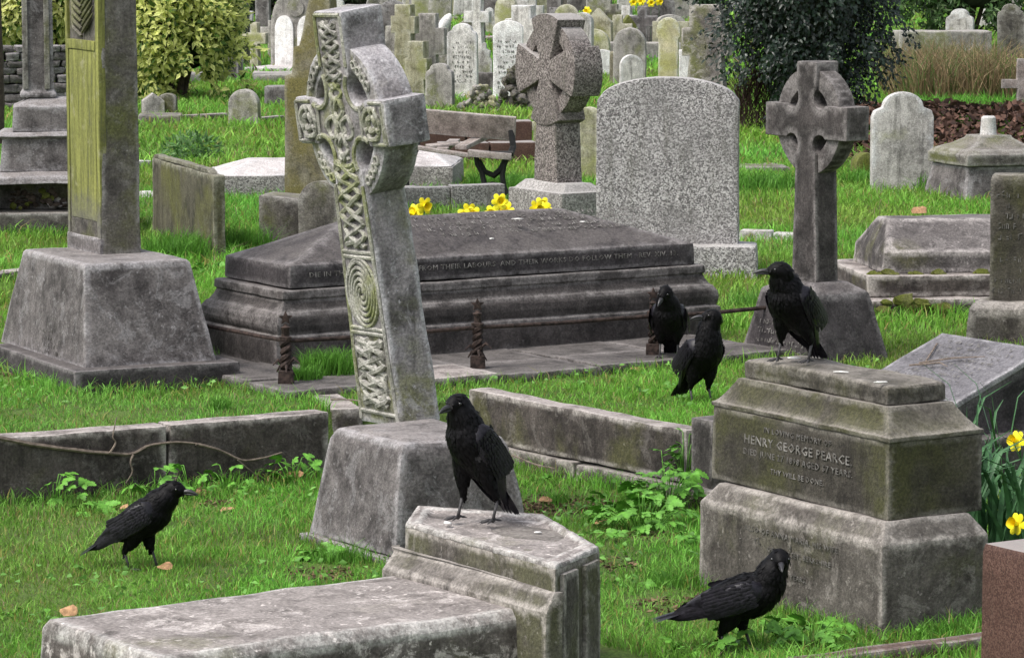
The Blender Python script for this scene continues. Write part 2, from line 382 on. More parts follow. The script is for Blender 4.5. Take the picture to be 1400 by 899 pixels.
def spots(label, pts, s=.012):
    """white droppings lying on a surface: one thing each"""
    for i, (p, sz, st) in enumerate(pts):
        bm = BM(); bmesh.ops.create_icosphere(bm, subdivisions=2, radius=1)
        rn = random.Random(i+50)
        for v in bm.verts: v.co *= 1+.5*noise.noise(v.co*1.7+Vector((i*7,0,0)))
        bm.transform(Matrix.Rotation(rn.uniform(0,3), 4, 'Z') @ Matrix.Diagonal((sz*st, sz, .003, 1)))
        for f in bm.faces: f.smooth = True
        me = bpy.data.meshes.new('bird_dropping'); bm.to_mesh(me); bm.free()
        o = link('bird_dropping', me, M['white_spot']); o.location = p; tag(o, label[i] if isinstance(label, list) else label, 'bird dropping', 'white bird droppings on the stones')

# ================================================================== ledger tomb in the foreground
def ledger():
    th = math.radians(35); zt, zb = .50, .34
    ref = G(760, 772, zt); t = thing('ledger_tomb', 'pale ledger tomb with stepped stump of a broken cross, crow on top, in front', 'tomb', (ref.x, ref.y, 0), th)
    R = Matrix.Rotation(-th, 3, 'Z')
    def L(px, py, z): v = R @ (G(px, py, z) - Vector((ref.x, ref.y, 0))); return (v.x, v.y)
    # body slab
    p = [L(705,834,zb), L(533,784,zb)]
    ymin, ymax = p[0][1], p[1][1]; x1 = max(p[0][0], p[1][0])+.12
    xl = L(68,850,zb)[0]
    bm = BM(); cx, cy = (xl+x1)/2, (ymin+ymax)/2; hx, hy = (x1-xl)/2, (ymax-ymin)/2
    tiers(bm, [(-.05, hx+.01, hy+.01), (.20, hx, hy), (.31, hx-.004, hy-.004), (zb, hx-.02, hy-.028)], cx, cy)
    finish(bm, 'ledger_slab', M['ledger'], t, .009, .035, .0045, 7)
    c = t.matrix_basis if False else None
    w = Matrix.Rotation(th, 3, 'Z') @ Vector((cx, cy, 0)) + ref; foot(w, hx, hy, th)
    # lower stepped block with sloping shoulder
    ly0 = L(708,830,zb+.01); xs = ly0[0]
    yb = L(533,775,zb+.02)[1]+.02
    F = L(760,772,zt); A = L(820,746,zt); B = L(745,702,zt); Cc = L(569,690,zt); D = L(553,713,zt)
    bm = BM()
    a = [bm.verts.new(v) for v in ((xs, F[1]-.012, -.05), (F[0]+.02, F[1]-.012, -.05), (F[0]+.02, yb, -.05), (xs, yb, -.05))]
    b = [bm.verts.new(v) for v in ((xs, F[1]-.012, zb+.015), (F[0]+.02, F[1]-.012, zb+.015), (F[0]+.02, yb, zb+.015), (xs, yb, zb+.015))]
    d = [bm.verts.new(v) for v in ((F[0]-.01, F[1]-.005, .415), (F[0]+.02, F[1]-.012, .415), (F[0]+.02, D[1]+.03, .415), (D[0]-.01, D[1]+.03, .415))]
    for r0, r1 in ((a, b), (b, d)):
        for i in range(4): bm.faces.new((r0[i], r0[(i+1)%4], r1[(i+1)%4], r1[i]))
    bm.faces.new(a[::-1]); bm.faces.new(d)
    finish(bm, 'stepped_base', M['plinth'], t, .007, .035, .003, 8)
    bm = BM(); pts = [F, A, B, Cc, D]
    prism(bm, [(q[0], q[1]) for q in pts], -.05, zt-.015)
    finish(bm, 'pedestal_block', M['plinth'], t, .007, .03, .003, 8)
    # worn top: rim and hollow left by the broken cross
    def quad(z, pp, k):
        cxx = sum(q[0] for q in pts)/5; cyy = sum(q[1] for q in pts)/5
        return [bmv.verts.new((cxx+(q[0]-cxx)*k, cyy+(q[1]-cyy)*k, z)) for q in pp]
    bmv = BM(); prof = [(zt-.02, 1.0), (zt-.004, .985), (zt, .93), (zt, .86), (zt-.012, .80), (zt-.014, .60)]
    rings = [quad(z, pts, k) for z, k in prof]
    for r0, r1 in zip(rings, rings[1:]):
        for i in range(5): bmv.faces.new((r0[i], r0[(i+1)%5], r1[(i+1)%5], r1[i]))
    bmv.faces.new(rings[-1]); bmv.faces.new(rings[0][::-1])
    o = finish(bmv, 'worn_top', M['ledger'], t, .006, .018, .0, 14)
    hl = L(722, 722, zt)
    for v in o.data.vertices:
        d2 = math.hypot((v.co.x-hl[0])/.10, (v.co.y-hl[1])/.17)
        if v.co.z > zt-.03:
            v.co.z -= .038*max(0, 1-d2)**.6*(1 if d2 < 1 else 0) + .008*abs(noise.noise(v.co*22)) - .004
    foot(w + Vector((.9,.6,0)), .35, .45, th)
    # small moulded pier at the right corner
    bm = BM(); dirx = A[0]-F[0]
    fv, av = Vector(F), Vector(A); dd = av-fv; nn = Vector((dd.y, -dd.x)).normalized()
    for k, (u0, u1) in enumerate(((.10,.44), (.60,.93))):
        q = [fv+dd*u0+nn*.014, fv+dd*u1+nn*.014, fv+dd*u1-nn*.02, fv+dd*u0-nn*.02]
        prism(bm, [(v.x, v.y) for v in q], -.05, zt-.035)
    finish(bm, 'corner_rib', M['plinth'], t, .006, .04, .002)
    return t
ledger()

# ================================================================== carved Celtic cross and pedestal
def cross_outline(hb, ht, zc, H, ah, span, r=.0, foot_z=0.0, flare=0):
    """outline of a Latin cross; r: rounded hollows in the armpits; flare: arms widen outwards"""
    def hw(z): return hb + (ht-hb)*(z-foot_z)/(zc-ah-foot_z)
    out = [(-hw(foot_z), foot_z), (hw(foot_z), foot_z)]
    c = r*.62
    def arcp(cx, cz, a0, a1, n=8): return [(cx+r*math.cos(a0+(a1-a0)*i/n), cz+r*math.sin(a0+(a1-a0)*i/n)) for i in range(n+1)]
    D = math.radians
    if r > 0:
        out += arcp(ht+c, zc-ah-c, D(232), D(38), 10)[0:]
        out += [(span, zc-ah-flare), (span, zc+ah+flare)]
        out += arcp(ht+c, zc+ah+c, D(-38), D(-232), 10)
        out += [(ht+flare, H), (-ht-flare, H)]
        out += arcp(-ht-c, zc+ah+c, D(52), D(-142), 10)
        out += [(-span, zc+ah+flare), (-span, zc-ah-flare)]
        out += arcp(-ht-c, zc-ah-c, D(142), D(-52), 10)
    else:
        out += [(ht, zc-ah), (span, zc-ah-flare), (span, zc+ah+flare), (ht, zc+ah), (ht+flare, H), (-ht-flare, H), (-ht, zc+ah), (-span, zc+ah+flare), (-span, zc-ah-flare), (-ht, zc-ah)]
    return out
def ring(bm, zc, ri, ro, t, n=40, skip=None):
    rr = []
    for k in range(n):
        a = 2*math.pi*k/n; c, s = math.cos(a), math.sin(a)
        rr.append([bm.verts.new((c*r_, y, zc+s*r_)) for r_, y in ((ri,-t/2),(ro,-t/2),(ro,t/2),(ri,t/2))])
    for k in range(n):
        a, b = rr[k], rr[(k+1)%n]
        for i in range(4): bm.faces.new((a[i], a[(i+1)%4], b[(i+1)%4], b[i]))
    return bm
def celtic():
    c, hx, hy = place((541,762), 421, 728, .04)
    t = thing('celtic_cross_monument', 'tall leaning grey Celtic cross carved with knotwork and a spiral, green algae down its face', 'cross', (c.x, c.y, 0), TH)
    foot(c, hx+.02, hy+.02, TH)
    bm = BM(); tiers(bm, [(-.06, hx+.03, hy+.03), (.035, hx+.03, hy+.03)]); finish(bm, 'plinth', M['grey'], t, .01, .05, .004)
    z0 = zat(c - Vector((math.cos(TH)*(hx-.06)-math.sin(TH)*(hy-.06), 0, 0)) - Vector((0, math.sin(TH)*(hx-.06)+math.cos(TH)*(hy-.06), 0)), 606)
    k = .065
    bm = BM(); tiers(bm, [(.038, hx, hy), (z0-.05, hx-k, hy-k), (z0-.012, hx-k-.02, hy-k-.02), (z0, hx-k-.07, hy-k-.07)])
    finish(bm, 'pedestal', M['grey'], t, .010, .035, .0045, 7)
    # cross: local frame turned so that its carved face looks along -y of the sub-frame
    sf = place((553, 574), 497, 600, z0)
    base = sf[0]; th2 = math.hypot(0, 0)
    Rl = Matrix.Rotation(-TH, 3, 'Z') @ (base - Vector((c.x, c.y, 0)))
    lean = math.radians(7.4)
    MM = Matrix.Translation((Rl.x, Rl.y, z0-.03)) @ Matrix.Rotation(-math.pi/2, 4, 'Z') @ Matrix.Rotation(lean, 4, 'X') @ Matrix.Rotation(math.radians(-1.5), 4, 'Y')
    hb, dep = .165, .19; ht = .118; zc, H, ah, span, r = 1.25, 1.70, .096, .375, .07
    out = cross_outline(hb, ht, zc, H, ah, span, r)
    bm = BM(); slab(bm, out, dep); o = finish(bm, 'cross_shaft', M['cross'], t, .012, .035, .004, 8); o.data.transform(MM)
    bm = BM(); ring(bm, zc, .232, .318, dep-.03); o = finish(bm, 'cross_ring', M['cross'], t, .008, .035, .004, 8); o.data.transform(MM)
    Y = -dep/2
    def add(name, build, mat=M['relief'], rough=.0012):
        bm = BM(); build(bm); o = finish(bm, name, mat, t, 0, 0, rough, 20); o.data.transform(MM); return o
    def sw(z): return hb + (ht-hb)*z/(zc-ah)
    # mouldings along the edges of the face
    def edges(bm):
        for sg in (-1, 1):
            tube(bm, [(sg*(sw(z)-.014), Y-.001, z) for z in np.linspace(.02, zc-ah-.16, 24)], .0095)
            tube(bm, [(sg*(ht-.014), Y-.001, z) for z in np.linspace(zc+ah+.13, H-.02, 12)], .009)
            tube(bm, [(sg*x, Y-.001, zc+ah-.014) for x in np.linspace(ht+.13, span-.02, 10)], .008)
            tube(bm, [(sg*x, Y-.001, zc-ah+.014) for x in np.linspace(ht+.13, span-.02, 10)], .008)
            tube(bm, [(sg*(span-.016), Y-.001, z) for z in (zc-ah+.014, zc, zc+ah-.014)], .008)
            for sz in (-1, 1):      # lip round each hollow
                cxx, czz = sg*(ht+r*.62), zc+sz*(ah+r*.62)
                a0 = math.atan2(-sz, -sg)
                tube(bm, [(cxx+(r+.013)*math.cos(a0+a), Y-.001, czz+(r+.013)*math.sin(a0+a)) for a in np.linspace(-1.45, 1.45, 16)], .011)
        tube(bm, [(x, Y-.001, H-.016) for x in np.linspace(-ht+.014, ht-.014, 6)], .009)
        for z in (.055, .385, .405, .70, .72):
            tube(bm, [(x, Y-.001, z) for x in np.linspace(-sw(z)+.016, sw(z)-.016, 8)], .009)
    add('border_moulding', edges)
    def knot(x0, x1, z0_, z1, nx, nz, rad=.0115):
        """interlace drawn as woven sine strands in a panel"""
        def f(bm):
            A = (x1-x0)/2; cxx = (x0+x1)/2; Hh = z1-z0_
            for s in range(nx):
                ph = 2*math.pi*s/nx
                P = []
                for i in range(nz*16+1):
                    q = i/(nz*16); a = q*nz*2*math.pi+ph
                    tri = math.asin(math.sin(a)*.96)/1.29
                    P.append((cxx + A*tri, Y-.004-.007*math.sin(2*a+s*1.3), z0_+Hh*q))
                tube(bm, P, rad)
            for sg in (-1, 1):
                for zz in (z0_, z1):
                    tube(bm, [(cxx+A*math.cos(a)*.9, Y-.004, zz+(.018 if zz == z0_ else -.018)*math.sin(a)) for a in np.linspace(0, math.pi, 8)], rad)
        return f
    def circles(lst, rad=.0105):
        def f(bm):
            for (cx_, cz_, rr_) in lst:
                tube(bm, [(cx_+rr_*math.cos(a), Y-.005-.005*math.sin(3*a), cz_+rr_*math.sin(a)) for a in np.linspace(0, 2*math.pi, 22)], rad, cap=False)
        return f
    def lower(bm):
        knot(-.105, .105, .085, .36, 3, 2, .0135)(bm)
        circles([(-.055,.165,.045),(.055,.165,.045),(-.055,.285,.045),(.055,.285,.045)], .011)(bm)
    add('knotwork_panel', lower)
    def spiral(bm):
        for k in range(3):
            P = []
            for i in range(60):
                q = i/59; a = q*2*math.pi*1.75 + k*2*math.pi/3; rr_ = .012+.105*q
                P.append((rr_*math.cos(a)*.93, Y-.005, .553+rr_*math.sin(a)*1.18))
            tube(bm, P, .0085)
        tube(bm, [(.122*math.cos(a), Y-.003, .553+.138*math.sin(a)) for a in np.linspace(0, 2*math.pi, 36)], .009, cap=False)
    add('spiral_panel', spiral)
    add('knotwork_panel', knot(-.085, .085, .745, zc-.16, 3, 2, .0125))
    add('knotwork_panel', knot(-.062, .062, zc+.17, H-.045, 3, 2, .0105))
    def centre(bm):
        circles([(-.06,zc-.02,.042),(.06,zc-.02,.042),(0,zc+.06,.04),(0,zc-.09,.04)], .011)(bm)
        knot(-.04, .04, zc-.15, zc+.16, 2, 2, .011)(bm)
    add('centre_boss', centre)
    for sg in (-1, 1):
        def arm(bm, sg=sg):
            cx_ = sg*.262
            circles([(cx_,zc,.062),(cx_,zc,.03)], .0105)(bm)
            for a in np.linspace(0, 2*math.pi, 7)[:-1]:
                circles([(cx_+.045*math.cos(a), zc+.045*math.sin(a), .024)], .0075)(bm)
            for q in (-1, 1):
                tube(bm, [(cx_+q*.085, Y-.004, z) for z in np.linspace(zc-.07, zc+.07, 6)], .008)
        add('arm_panel', arm)
    yy = -(dep-.03)/2
    for qd in range(4):
        def ringcarve(bm):
            for w_ in (0, 1):
                P = []
                for a in np.linspace(.5, math.pi/2-.5, 16):
                    aa = a + qd*math.pi/2; rr_ = .275+.017*math.sin((a-.5)*22+w_*math.pi)
                    P.append((rr_*math.cos(aa), yy-.004, zc+rr_*math.sin(aa)))
                tube(bm, P, .008)
        add('ring_knotwork', ringcarve)
celtic()

# ================================================================== kerbs of the raised plots
def kerb_run(t, P, Q, th_in, z0, z1, mat, n, gap=.006, name='kerb_stone', seed=0):
    """n stones from P to Q (world xy), thickness th_in to the left of P->Q"""
    P, Q = Vector((P[0], P[1], 0)), Vector((Q[0], Q[1], 0)); d = (Q-P).normalized(); nn = Vector((-d.y, d.x, 0)); Ln = (Q-P).length
    rn = random.Random(seed); org = Vector(t.location)
    cuts = [0]+sorted(Ln*(i+rn.uniform(-.12,.12))/n for i in range(1, n))+[Ln]
    for a, b in zip(cuts, cuts[1:]):
        o = P+d*(a+gap)-org; dz = rn.uniform(-.008,.008)
        pts = [o, P+d*(b-gap)-org, P+d*(b-gap)+nn*th_in-org, P+d*(a+gap)+nn*th_in-org]
        bm = BM(); prism(bm, [(p.x, p.y) for p in pts], z0, z1+dz)
        finish(bm, name, mat, t, .010, .05, .0045, 7)
    mid = (P+Q)/2+nn*th_in/2; foot(mid, Ln/2, th_in/2, math.atan2(d.y, d.x))
def kerbs():
    a = G(-260, 620, .29); b = G(452, 562, .29)
    d = (b-a).normalized()
    t = thing('plot_kerb', 'long low stone kerb wall with a bramble along it, holding up the grass before the tall shaft', 'kerb', (a.x, a.y, 0))
    kerb_run(t, a, b, .13, -.1, .285, M['kerb'], 3, seed=3)
    a = G(640, 536, .30); b = G(940, 592, .30)
    t = thing('plot_kerb', 'low stone kerb wall with pale top edge running down to the black post beside the inscribed pedestal', 'kerb', (b.x, b.y, 0))
    kerb_run(t, a, b, .12, .085, .315, M['kerb'], 1, seed=4)
    kerb_run(t, a-Vector((.02,.02,0)), b-Vector((.035,.015,0)), .1, -.08, .075, M['plinth'], 2, name='footing_stone', seed=6)
    # return piece to the right of the corner
    e = Vector((math.cos(TH), math.sin(TH), 0))
    t = thing('plot_kerb', 'short dark kerb returning behind the inscribed sandstone pedestal', 'kerb', (b.x, b.y, 0))
    kerb_run(t, b+e*.03, b+e*.5, .12, -.1, .30, M['kerb'], 1, seed=9)
    t = thing('kerb_block', 'small weathered kerb end left of the Celtic cross pedestal, among weeds', 'kerb', (G(470, 545, .2).x, G(470, 545, .2).y, 0))
    p, q = G(385, 524, .24), G(455, 566, .24)
    kerb_run(t, p, q, .14, 0, .262, M['kerb'], 1, seed=5)
    # kerb strip at the bottom right
    p, q = G(1085, 903, .05), G(1400, 862, .05)
    t = thing('kerb_strip', 'narrow reddish brown kerb strip in the weeds by the red granite block', 'kerb', (p.x, p.y, 0))
    kerb_run(t, p, q, .09, -.05, .05, M['brownkerb'], 1, seed=8)
kerbs()

# ================================================================== tall shaft monument at the left
def shaft_monument():
    th = math.radians(27); z0 = .36
    c, hx, hy = place((103, 508), -12, 328, z0, th)
    t = thing('shaft_monument', 'tall square stone shaft with bright green panel on a broad tapering inscribed pedestal', 'monument', (c.x, c.y, 0), th); foot(c, hx, hy, th)
    bm = BM(); tiers(bm, [(.1, hx+.004, hy+.004), (z0, hx, hy)]); finish(bm, 'plinth', M['darkp'], t, .005, .05, .0018)
    c2, ax, ay = place((116, 503), 0, 298, z0, th); c3, bx, by = place((126, 358), 37, 254, z0+.5, th)
    R = Matrix.Rotation(-th, 3, 'Z'); o2 = R @ (c2-c); 
    zt = zat(c3 - Vector((0, .3, 0)), 358)
    bxx = ax*.76; byy = ay*.70
    bm = BM(); tiers(bm, [(z0-.01, ax, ay), (zt-.012, bxx+.012, byy+.012), (zt, bxx, byy)], o2.x, o2.y)
    finish(bm, 'pedestal', M['grey'], t, .009, .035, .003, 7)
    s, sx, sy = place((140, 347), 95, 193, zt, th); o3 = R @ (s-c)
    Ht = 3.1
    def p(z): k = (z-zt)/(Ht-zt); return (z, sx-.012*k, sy-.012*k)
    bm = BM(); tiers(bm, [p(zt-.02), p(zt+.6), p(zt+1.2), p(Ht), (Ht+.15, .01, .01)], o3.x, o3.y); finish(bm, 'shaft', M['greymoss'], t, .008, .06, .003)
    # raised frame and green panel on the left face, feather carving above
    x = o3.x - sx
    za, zb_ = zat(s, 298), zat(s, 68)
    bm = BM(); box(bm, x-.004, x+.03, o3.y-sy*.74, o3.y+sy*.80, za, zb_); finish(bm, 'green_panel', M['green'], t, .003, .08, .0015)
    for (y0, y1) in ((-.99, -.80), (.86, .99)):
        bm = BM(); box(bm, x-.007, x+.03, o3.y+sy*y0, o3.y+sy*y1, zt+.07, Ht-.4); finish(bm, 'frame_strip', M['green'], t, .003, .1, .0015)
    bm = BM(); box(bm, x-.009, x+.03, o3.y-sy*.79, o3.y+sy*.85, zb_+.002, zb_+.05); finish(bm, 'frame_strip', M['green'], t, .003, .1, .0015)
    bm = BM(); box(bm, x-.012, x+.03, o3.y-sy*1.0, o3.y+sy*1.0, zt-.01, zt+.075); finish(bm, 'foot_block', M['grey'], t, .004, .06, .002)
    bm = BM()
    for k in range(26):
        z = zb_+.07+.018*k; sg = -1 if k % 2 else 1
        tube(bm, [(x-.002, o3.y+sg*.005+sy*.04, z), (x-.012, o3.y+sg*sy*.35, z+.035), (x-.004, o3.y+sg*sy*.66, z+.10)], [.008,.014,.003], 6)
    finish(bm, 'leaf_carving', M['greymoss'], t, 0, 0, .001)
    # worn inscription on the left face of the pedestal
    zz = zt-.09
    sl = (ax-bxx)/(zt-z0); n = Vector((-1, 0, sl)).normalized()
    xo = o2.x - bxx - (zt-zz)*sl
    worn_lines(t, (xo-.004, o2.y+.01, zz-.02), (0,-1,0), (sl,0,1), .5, 12, .019, .033, M['lettergrey'], 3, fill=.45)
    worn_lines(t, (xo-.004, o2.y+.01, zz-.20), (0,-1,0), (sl,0,1), .34, 2, .030, .05, M['lettergrey'], 4, fill=.7)
shaft_monument()

# ================================================================== large coped tomb, its landing and railing
def coped():
    zl = .30
    c, hx, hy = place((392, 534), 205, 1080, zl)
    t = thing('tomb_landing', 'wide paved stone landing round the big coped tomb', 'landing', (c.x, c.y, 0), TH); foot(c, hx, hy, TH)
    ny = 3; nxx = 5; rn = random.Random(4)
    xs = [-hx + 2*hx*i/nxx for i in range(nxx+1)]
    for i in range(nxx):      # front and rear rows of paving plus the middle under the tomb
        for (y0, y1) in ((-hy, -hy*.42), (-hy*.42, hy*.42), (hy*.42, hy)):
            bm = BM(); box(bm, xs[i]+.004, xs[i+1]-.004, y0+.004, y1-.004, .05, zl+rn.uniform(-.006,.004))
            finish(bm, 'paving_slab', M['dark'] if rn.random() < .5 else M['kerb'] if (y0 == -hy and i == 1) else M['dark'], t, .01, .09, .004)
    c, hx, hy = place((378, 502), 270, 985, zl-.01)
    t = thing('coped_tomb', 'long dark coped tomb with moulded base and lettering along its edge', 'tomb', (c.x, c.y, 0), TH)
    ins = .12; z1 = .66; z2 = .775
    prof = [(zl-.02, hx, hy), (.435, hx, hy), (.445, hx-.025, hy-.025), (.455, hx-.018, hy-.018), (.485, hx-.01, hy-.01), (.52, hx-.018, hy-.018), (.55, hx-.045, hy-.045), (.556, hx-.06, hy-.06), (.585, hx-.085, hy-.085), (.61, hx-.10, hy-.10), (.615, hx-.085, hy-.085), (.652, hx-.088, hy-.088), (z1-.002, hx-.10, hy-.10)]
    prof = [(z, hx-(hx-a)*.8, hy-(hy-b)*.6) for z, a, b in prof]
    bm = BM(); tiers(bm, prof); finish(bm, 'moulded_base', M['dark'], t, .004, .07, .003)
    tx, ty = hx-ins, hy-.075
    bm = BM()
    a = [bm.verts.new((sx*tx, sy*ty, z1+.004)) for sx, sy in ((-1,-1),(1,-1),(1,1),(-1,1))]
    b = [bm.verts.new((sx*(tx-.004), sy*(ty-.004), z2)) for sx, sy in ((-1,-1),(1,-1),(1,1),(-1,1))]
    zr = .965; r0 = bm.verts.new((-tx+.52, 0, zr)); r1 = bm.verts.new((tx-.62, 0, zr))
    for i in range(4): bm.faces.new((a[i], a[(i+1)%4], b[(i+1)%4], b[i]))
    bm.faces.new(a[::-1]); bm.faces.new((b[0], b[1], r1, r0)); bm.faces.new((b[1], b[2], r1)); bm.faces.new((b[2], b[3], r0, r1)); bm.faces.new((b[3], b[0], r0))
    finish(bm, 'coped_lid', M['darkp'], t, .007, .07, .003)
    s = 'DIE IN THE LORD.  THEY REST FROM THEIR LABOURS  AND THEIR WORKS DO FOLLOW THEM   REV. XIV. 13.'
    inscription(t, s, (.0, -ty-.002, z1+.056), (1,0,0), (0,0,1), .036, M['letter'], .0012, sx=1.17)
    u = Vector((0, ty, zr-z2)); 
    worn_lines(t, Vector((.35, -ty, z2)) + u*.84 + Vector((0,-.003,.003)), (1,0,0), u, 1.55, 4, .030, .050, M['letter'], 8, depth=.0008, fill=.85, taper=.3)
    # railing
    P = [G(391, 522, zl), G(653, 501, zl), G(893, 484, zl), G(1046, 472, zl)]
    P.insert(0, P[0] + Vector((-math.sin(TH), math.cos(TH), 0))*1.5)
    t = thing('iron_railing', 'low rusty iron railing with star topped posts around the coped tomb', 'railing', (P[1].x, P[1].y, zl)); org = Vector(t.location)
    for k, p in enumerate(P[:4]):
        q = p - org
        bm = BM(); tiers(bm, [(-.01,.036,.036),(.055,.034,.034),(.06,.022,.022)], q.x, q.y)
        sp = [(q.x+.016*math.cos(z*90), q.y+.016*math.sin(z*90), z) for z in np.linspace(.06, .2, 22)]
        tube(bm, sp, .014); sp = [(q.x-.016*math.cos(z*90), q.y-.016*math.sin(z*90), z) for z in np.linspace(.06, .2, 22)]; tube(bm, sp, .014)
        lathe(bm, [(.2,.03),(.215,.032),(.22,.02),(.25,.018),(.262,.024),(.27,.012),(.28,.008)], 10, q.x, q.y)
        po = finish(bm, 'post', M['rust'], t, 0, 0, .003, 30)
        bm = BM()   # star finial
        st = []
        for i in range(10):
            a = math.pi/2+i*math.pi/5; r_ = .036 if i % 2 == 0 else .016
            st.append((r_*math.cos(a), r_*math.sin(a)))
        slab(bm, st, .014); bm.transform(Matrix.Translation((q.x, q.y, .305)) @ Matrix.Rotation(.15, 4, 'Z'))
        finish(bm, 'star_finial', M['rust'], po, .003, 0, .001)
        if k in (1, 2):
            for j in range(6):     # rusted scroll leaves at the foot
                a = j*2.4; bm = BM(); l = .045+.018*(j % 3)
                tube(bm, [(q.x, q.y, .03+.01*j), (q.x+l*.6*math.cos(a), q.y+l*.6*math.sin(a), .06+.012*j), (q.x+l*math.cos(a), q.y+l*math.sin(a), .03+.013*j)], [.007,.008,.003], 5)
                finish(bm, 'scroll_leaf', M['rust'], po, 0, 0, .002)
    for a, b in zip(P, P[1:]):
        za, zb_ = .195, .195
        bm = BM(); A = a-org; B = b-org; tube(bm, [(A.x, A.y, za), ((A.x+B.x)/2, (A.y+B.y)/2, za-.006), (B.x, B.y, zb_)], .0105, 8)
        finish(bm, 'rail', M['rust'], t, 0, .1, .002)
coped()

# ================================================================== inscribed sandstone pedestal at the right
def inscribed():
    th = math.radians(31)
    c, hx, hy = place((1205, 874), 955, 1352, 0, th)
    t = thing('inscribed_pedestal', 'big brown sandstone pedestal with lettered face, large crow standing on its top', 'monument', (c.x, c.y, 0), th); foot(c, hx, hy, th)
    bm = BM(); tiers(bm, [(-.06, hx, hy), (.325, hx-.004, hy-.004), (.40, hx-.055, hy-.055)]); finish(bm, 'plinth', M['plinth'], t, .007, .035, .003, 8)
    f = G(1213, 713, .395); R = Matrix.Rotation(-th, 3, 'Z')
    c2, ax, ay = place((1214, 714), 973, 1343, .395, th); o = R @ (c2-c)
    fr = Vector(c2)-Vector((math.cos(th)*ax, math.sin(th)*ax, 0))+Vector((math.sin(th)*ay, -math.cos(th)*ay, 0))
    z1 = zat(fr, 605); z2 = zat(fr+Vector((0,.1,0)), 556); z3 = zat(fr+Vector((0,.12,0)), 527)
    bm = BM(); tiers(bm, [(.402, ax, ay), (z1, ax-.002, ay-.002)], o.x, o.y); finish(bm, 'lettered_block', M['pearce'], t, .006, .035, .003)
    c3, bx, by = place((1215, 527), 1018, 1295, z3, th); o3 = R @ (c3-c)
    print('pearce', hx, hy, ax, ay, bx, by, z1, z2, z3, o, o3)
    dx, dy = ax-bx, ay-by
    bm = BM(); prof = [(z1+.001, ax+.003, ay+.003), (z1+.016, ax+.003, ay+.003), (z1+.02, ax-.008, ay-.008)]
    for k in range(1, 7):
        a = k/6*math.pi/2; w = .82*k/6+.18*math.sin(a); v = .82*k/6+.18*(1-math.cos(a)); prof.append((z1+.02+(z2-z1-.02)*v, ax-.01-(dx-.025)*w, ay-.01-(dy-.025)*w))
    rings_c = [(o.x+(o3.x-o.x)*k/(len(prof)-1)) for k in range(len(prof))], [(o.y+(o3.y-o.y)*k/(len(prof)-1)) for k in range(len(prof))]
    rr = [[bm.verts.new((rings_c[0][i]+sx*p[1], rings_c[1][i]+sy*p[2], p[0])) for sx, sy in ((-1,-1),(1,-1),(1,1),(-1,1))] for i, p in enumerate(prof)]
    for a, b in zip(rr, rr[1:]):
        for i in range(4): bm.faces.new((a[i], a[(i+1)%4], b[(i+1)%4], b[i]))
    bm.faces.new(rr[0][::-1]); bm.faces.new(rr[-1]); finish(bm, 'coved_shoulder', M['pearce'], t, .003, .045, .003)
    bm = BM(); tiers(bm, [(z2+.002, bx, by), (z3-.01, bx, by), (z3, bx-.012, by-.012)], o3.x, o3.y); finish(bm, 'cap_block', M['pearce'], t, .008, .03, .005)
    x = o.x-ax-.001; rt, up = (0,-1,0), (0,0,1)
    for s, y, z, sz, m in (('IN LOVING MEMORY OF', .00, z1-.058, .030, 'lettergrey'), ('HENRY GEORGE PEARCE,', .0, z1-.110, .046, 'letter'), ('DIED JUNE 27 1898 AGED 57 YEARS.', .0, z1-.152, .033, 'lettergrey'), ('THY WILL BE DONE.', .0, z1-.205, .028, 'letter')):
        inscription(t, s, (x, o.y+y, z), rt, up, sz, M[m], .0012, sx=.98*1.22)
    x = -hx-.0005
    for s, y, z, sz in (('ALSO OF ANNA MARIA, HIS WIFE', -.02, .262, .030), ('OF CHOLSEY, BERKSHIRE', -.07, .205, .027), ('AGED 70 YEARS.', .0, .125, .026)):
        inscription(t, s, (x, y, z), rt, up, sz, M['lettergrey'], .001, sx=1.2)
    worn_lines(t, (x, .1, .225), rt, up, .45, 1, .022, .04, M['lettergrey'], 9, depth=.001, fill=.4)
    # neighbour: black post and its base
    pz = .38
    c, hx, hy = place((974, 576), 945, 1010, pz)
    t = thing('stone_post', 'square black stone post joined to the left side of the inscribed pedestal', 'post', (c.x, c.y, 0), TH); foot(c, hx, hy, TH)
    bm = BM(); tiers(bm, [(.09, hx, hy), (pz, hx, hy)]); finish(bm, 'post_block', M['dark'], t, .006, .05, .002)
    bm = BM(); tiers(bm, [(-.05, hx+.05, hy+.05), (.088, hx+.04, hy+.04)]); finish(bm, 'post_base', M['kerb'], t, .01, .05, .004)
    # sloping desk stone behind
    q2 = Vector((1.94, 15.16, 0)); th = TH; Ln, Wd = .46, .68
    t = thing('sloping_tablet', 'grey sloping memorial tablet with worn letters and dry stalks lying on it', 'tablet', tuple(q2), th)
    bm = BM(); za, zb_ = .375, .56
    a = [bm.verts.new(v) for v in ((0,0,.0),(Ln,0,.0),(Ln,Wd,.0),(0,Wd,.0))]; b = [bm.verts.new(v) for v in ((0,0,za),(Ln,0,zb_),(Ln,Wd,zb_),(0,Wd,za))]
    for i in range(4): bm.faces.new((a[i], a[(i+1)%4], b[(i+1)%4], b[i]))
    bm.faces.new(a[::-1]); bm.faces.new(b); finish(bm, 'wedge_block', M['darkp'], t, .008, .05, .003)
    bm = BM(); u = Vector((Ln, 0, zb_-za)); n = Vector((-(zb_-za), 0, Ln)).normalized()*.022
    g = [Vector((-.02,-.02,za-.012)), Vector((Ln+.03,-.02,zb_+.01)), Vector((Ln+.03,Wd+.02,zb_+.01)), Vector((-.02,Wd+.02,za-.012))]
    a = [bm.verts.new(v+n*.15) for v in g]; b = [bm.verts.new(v+n*1.3) for v in g]
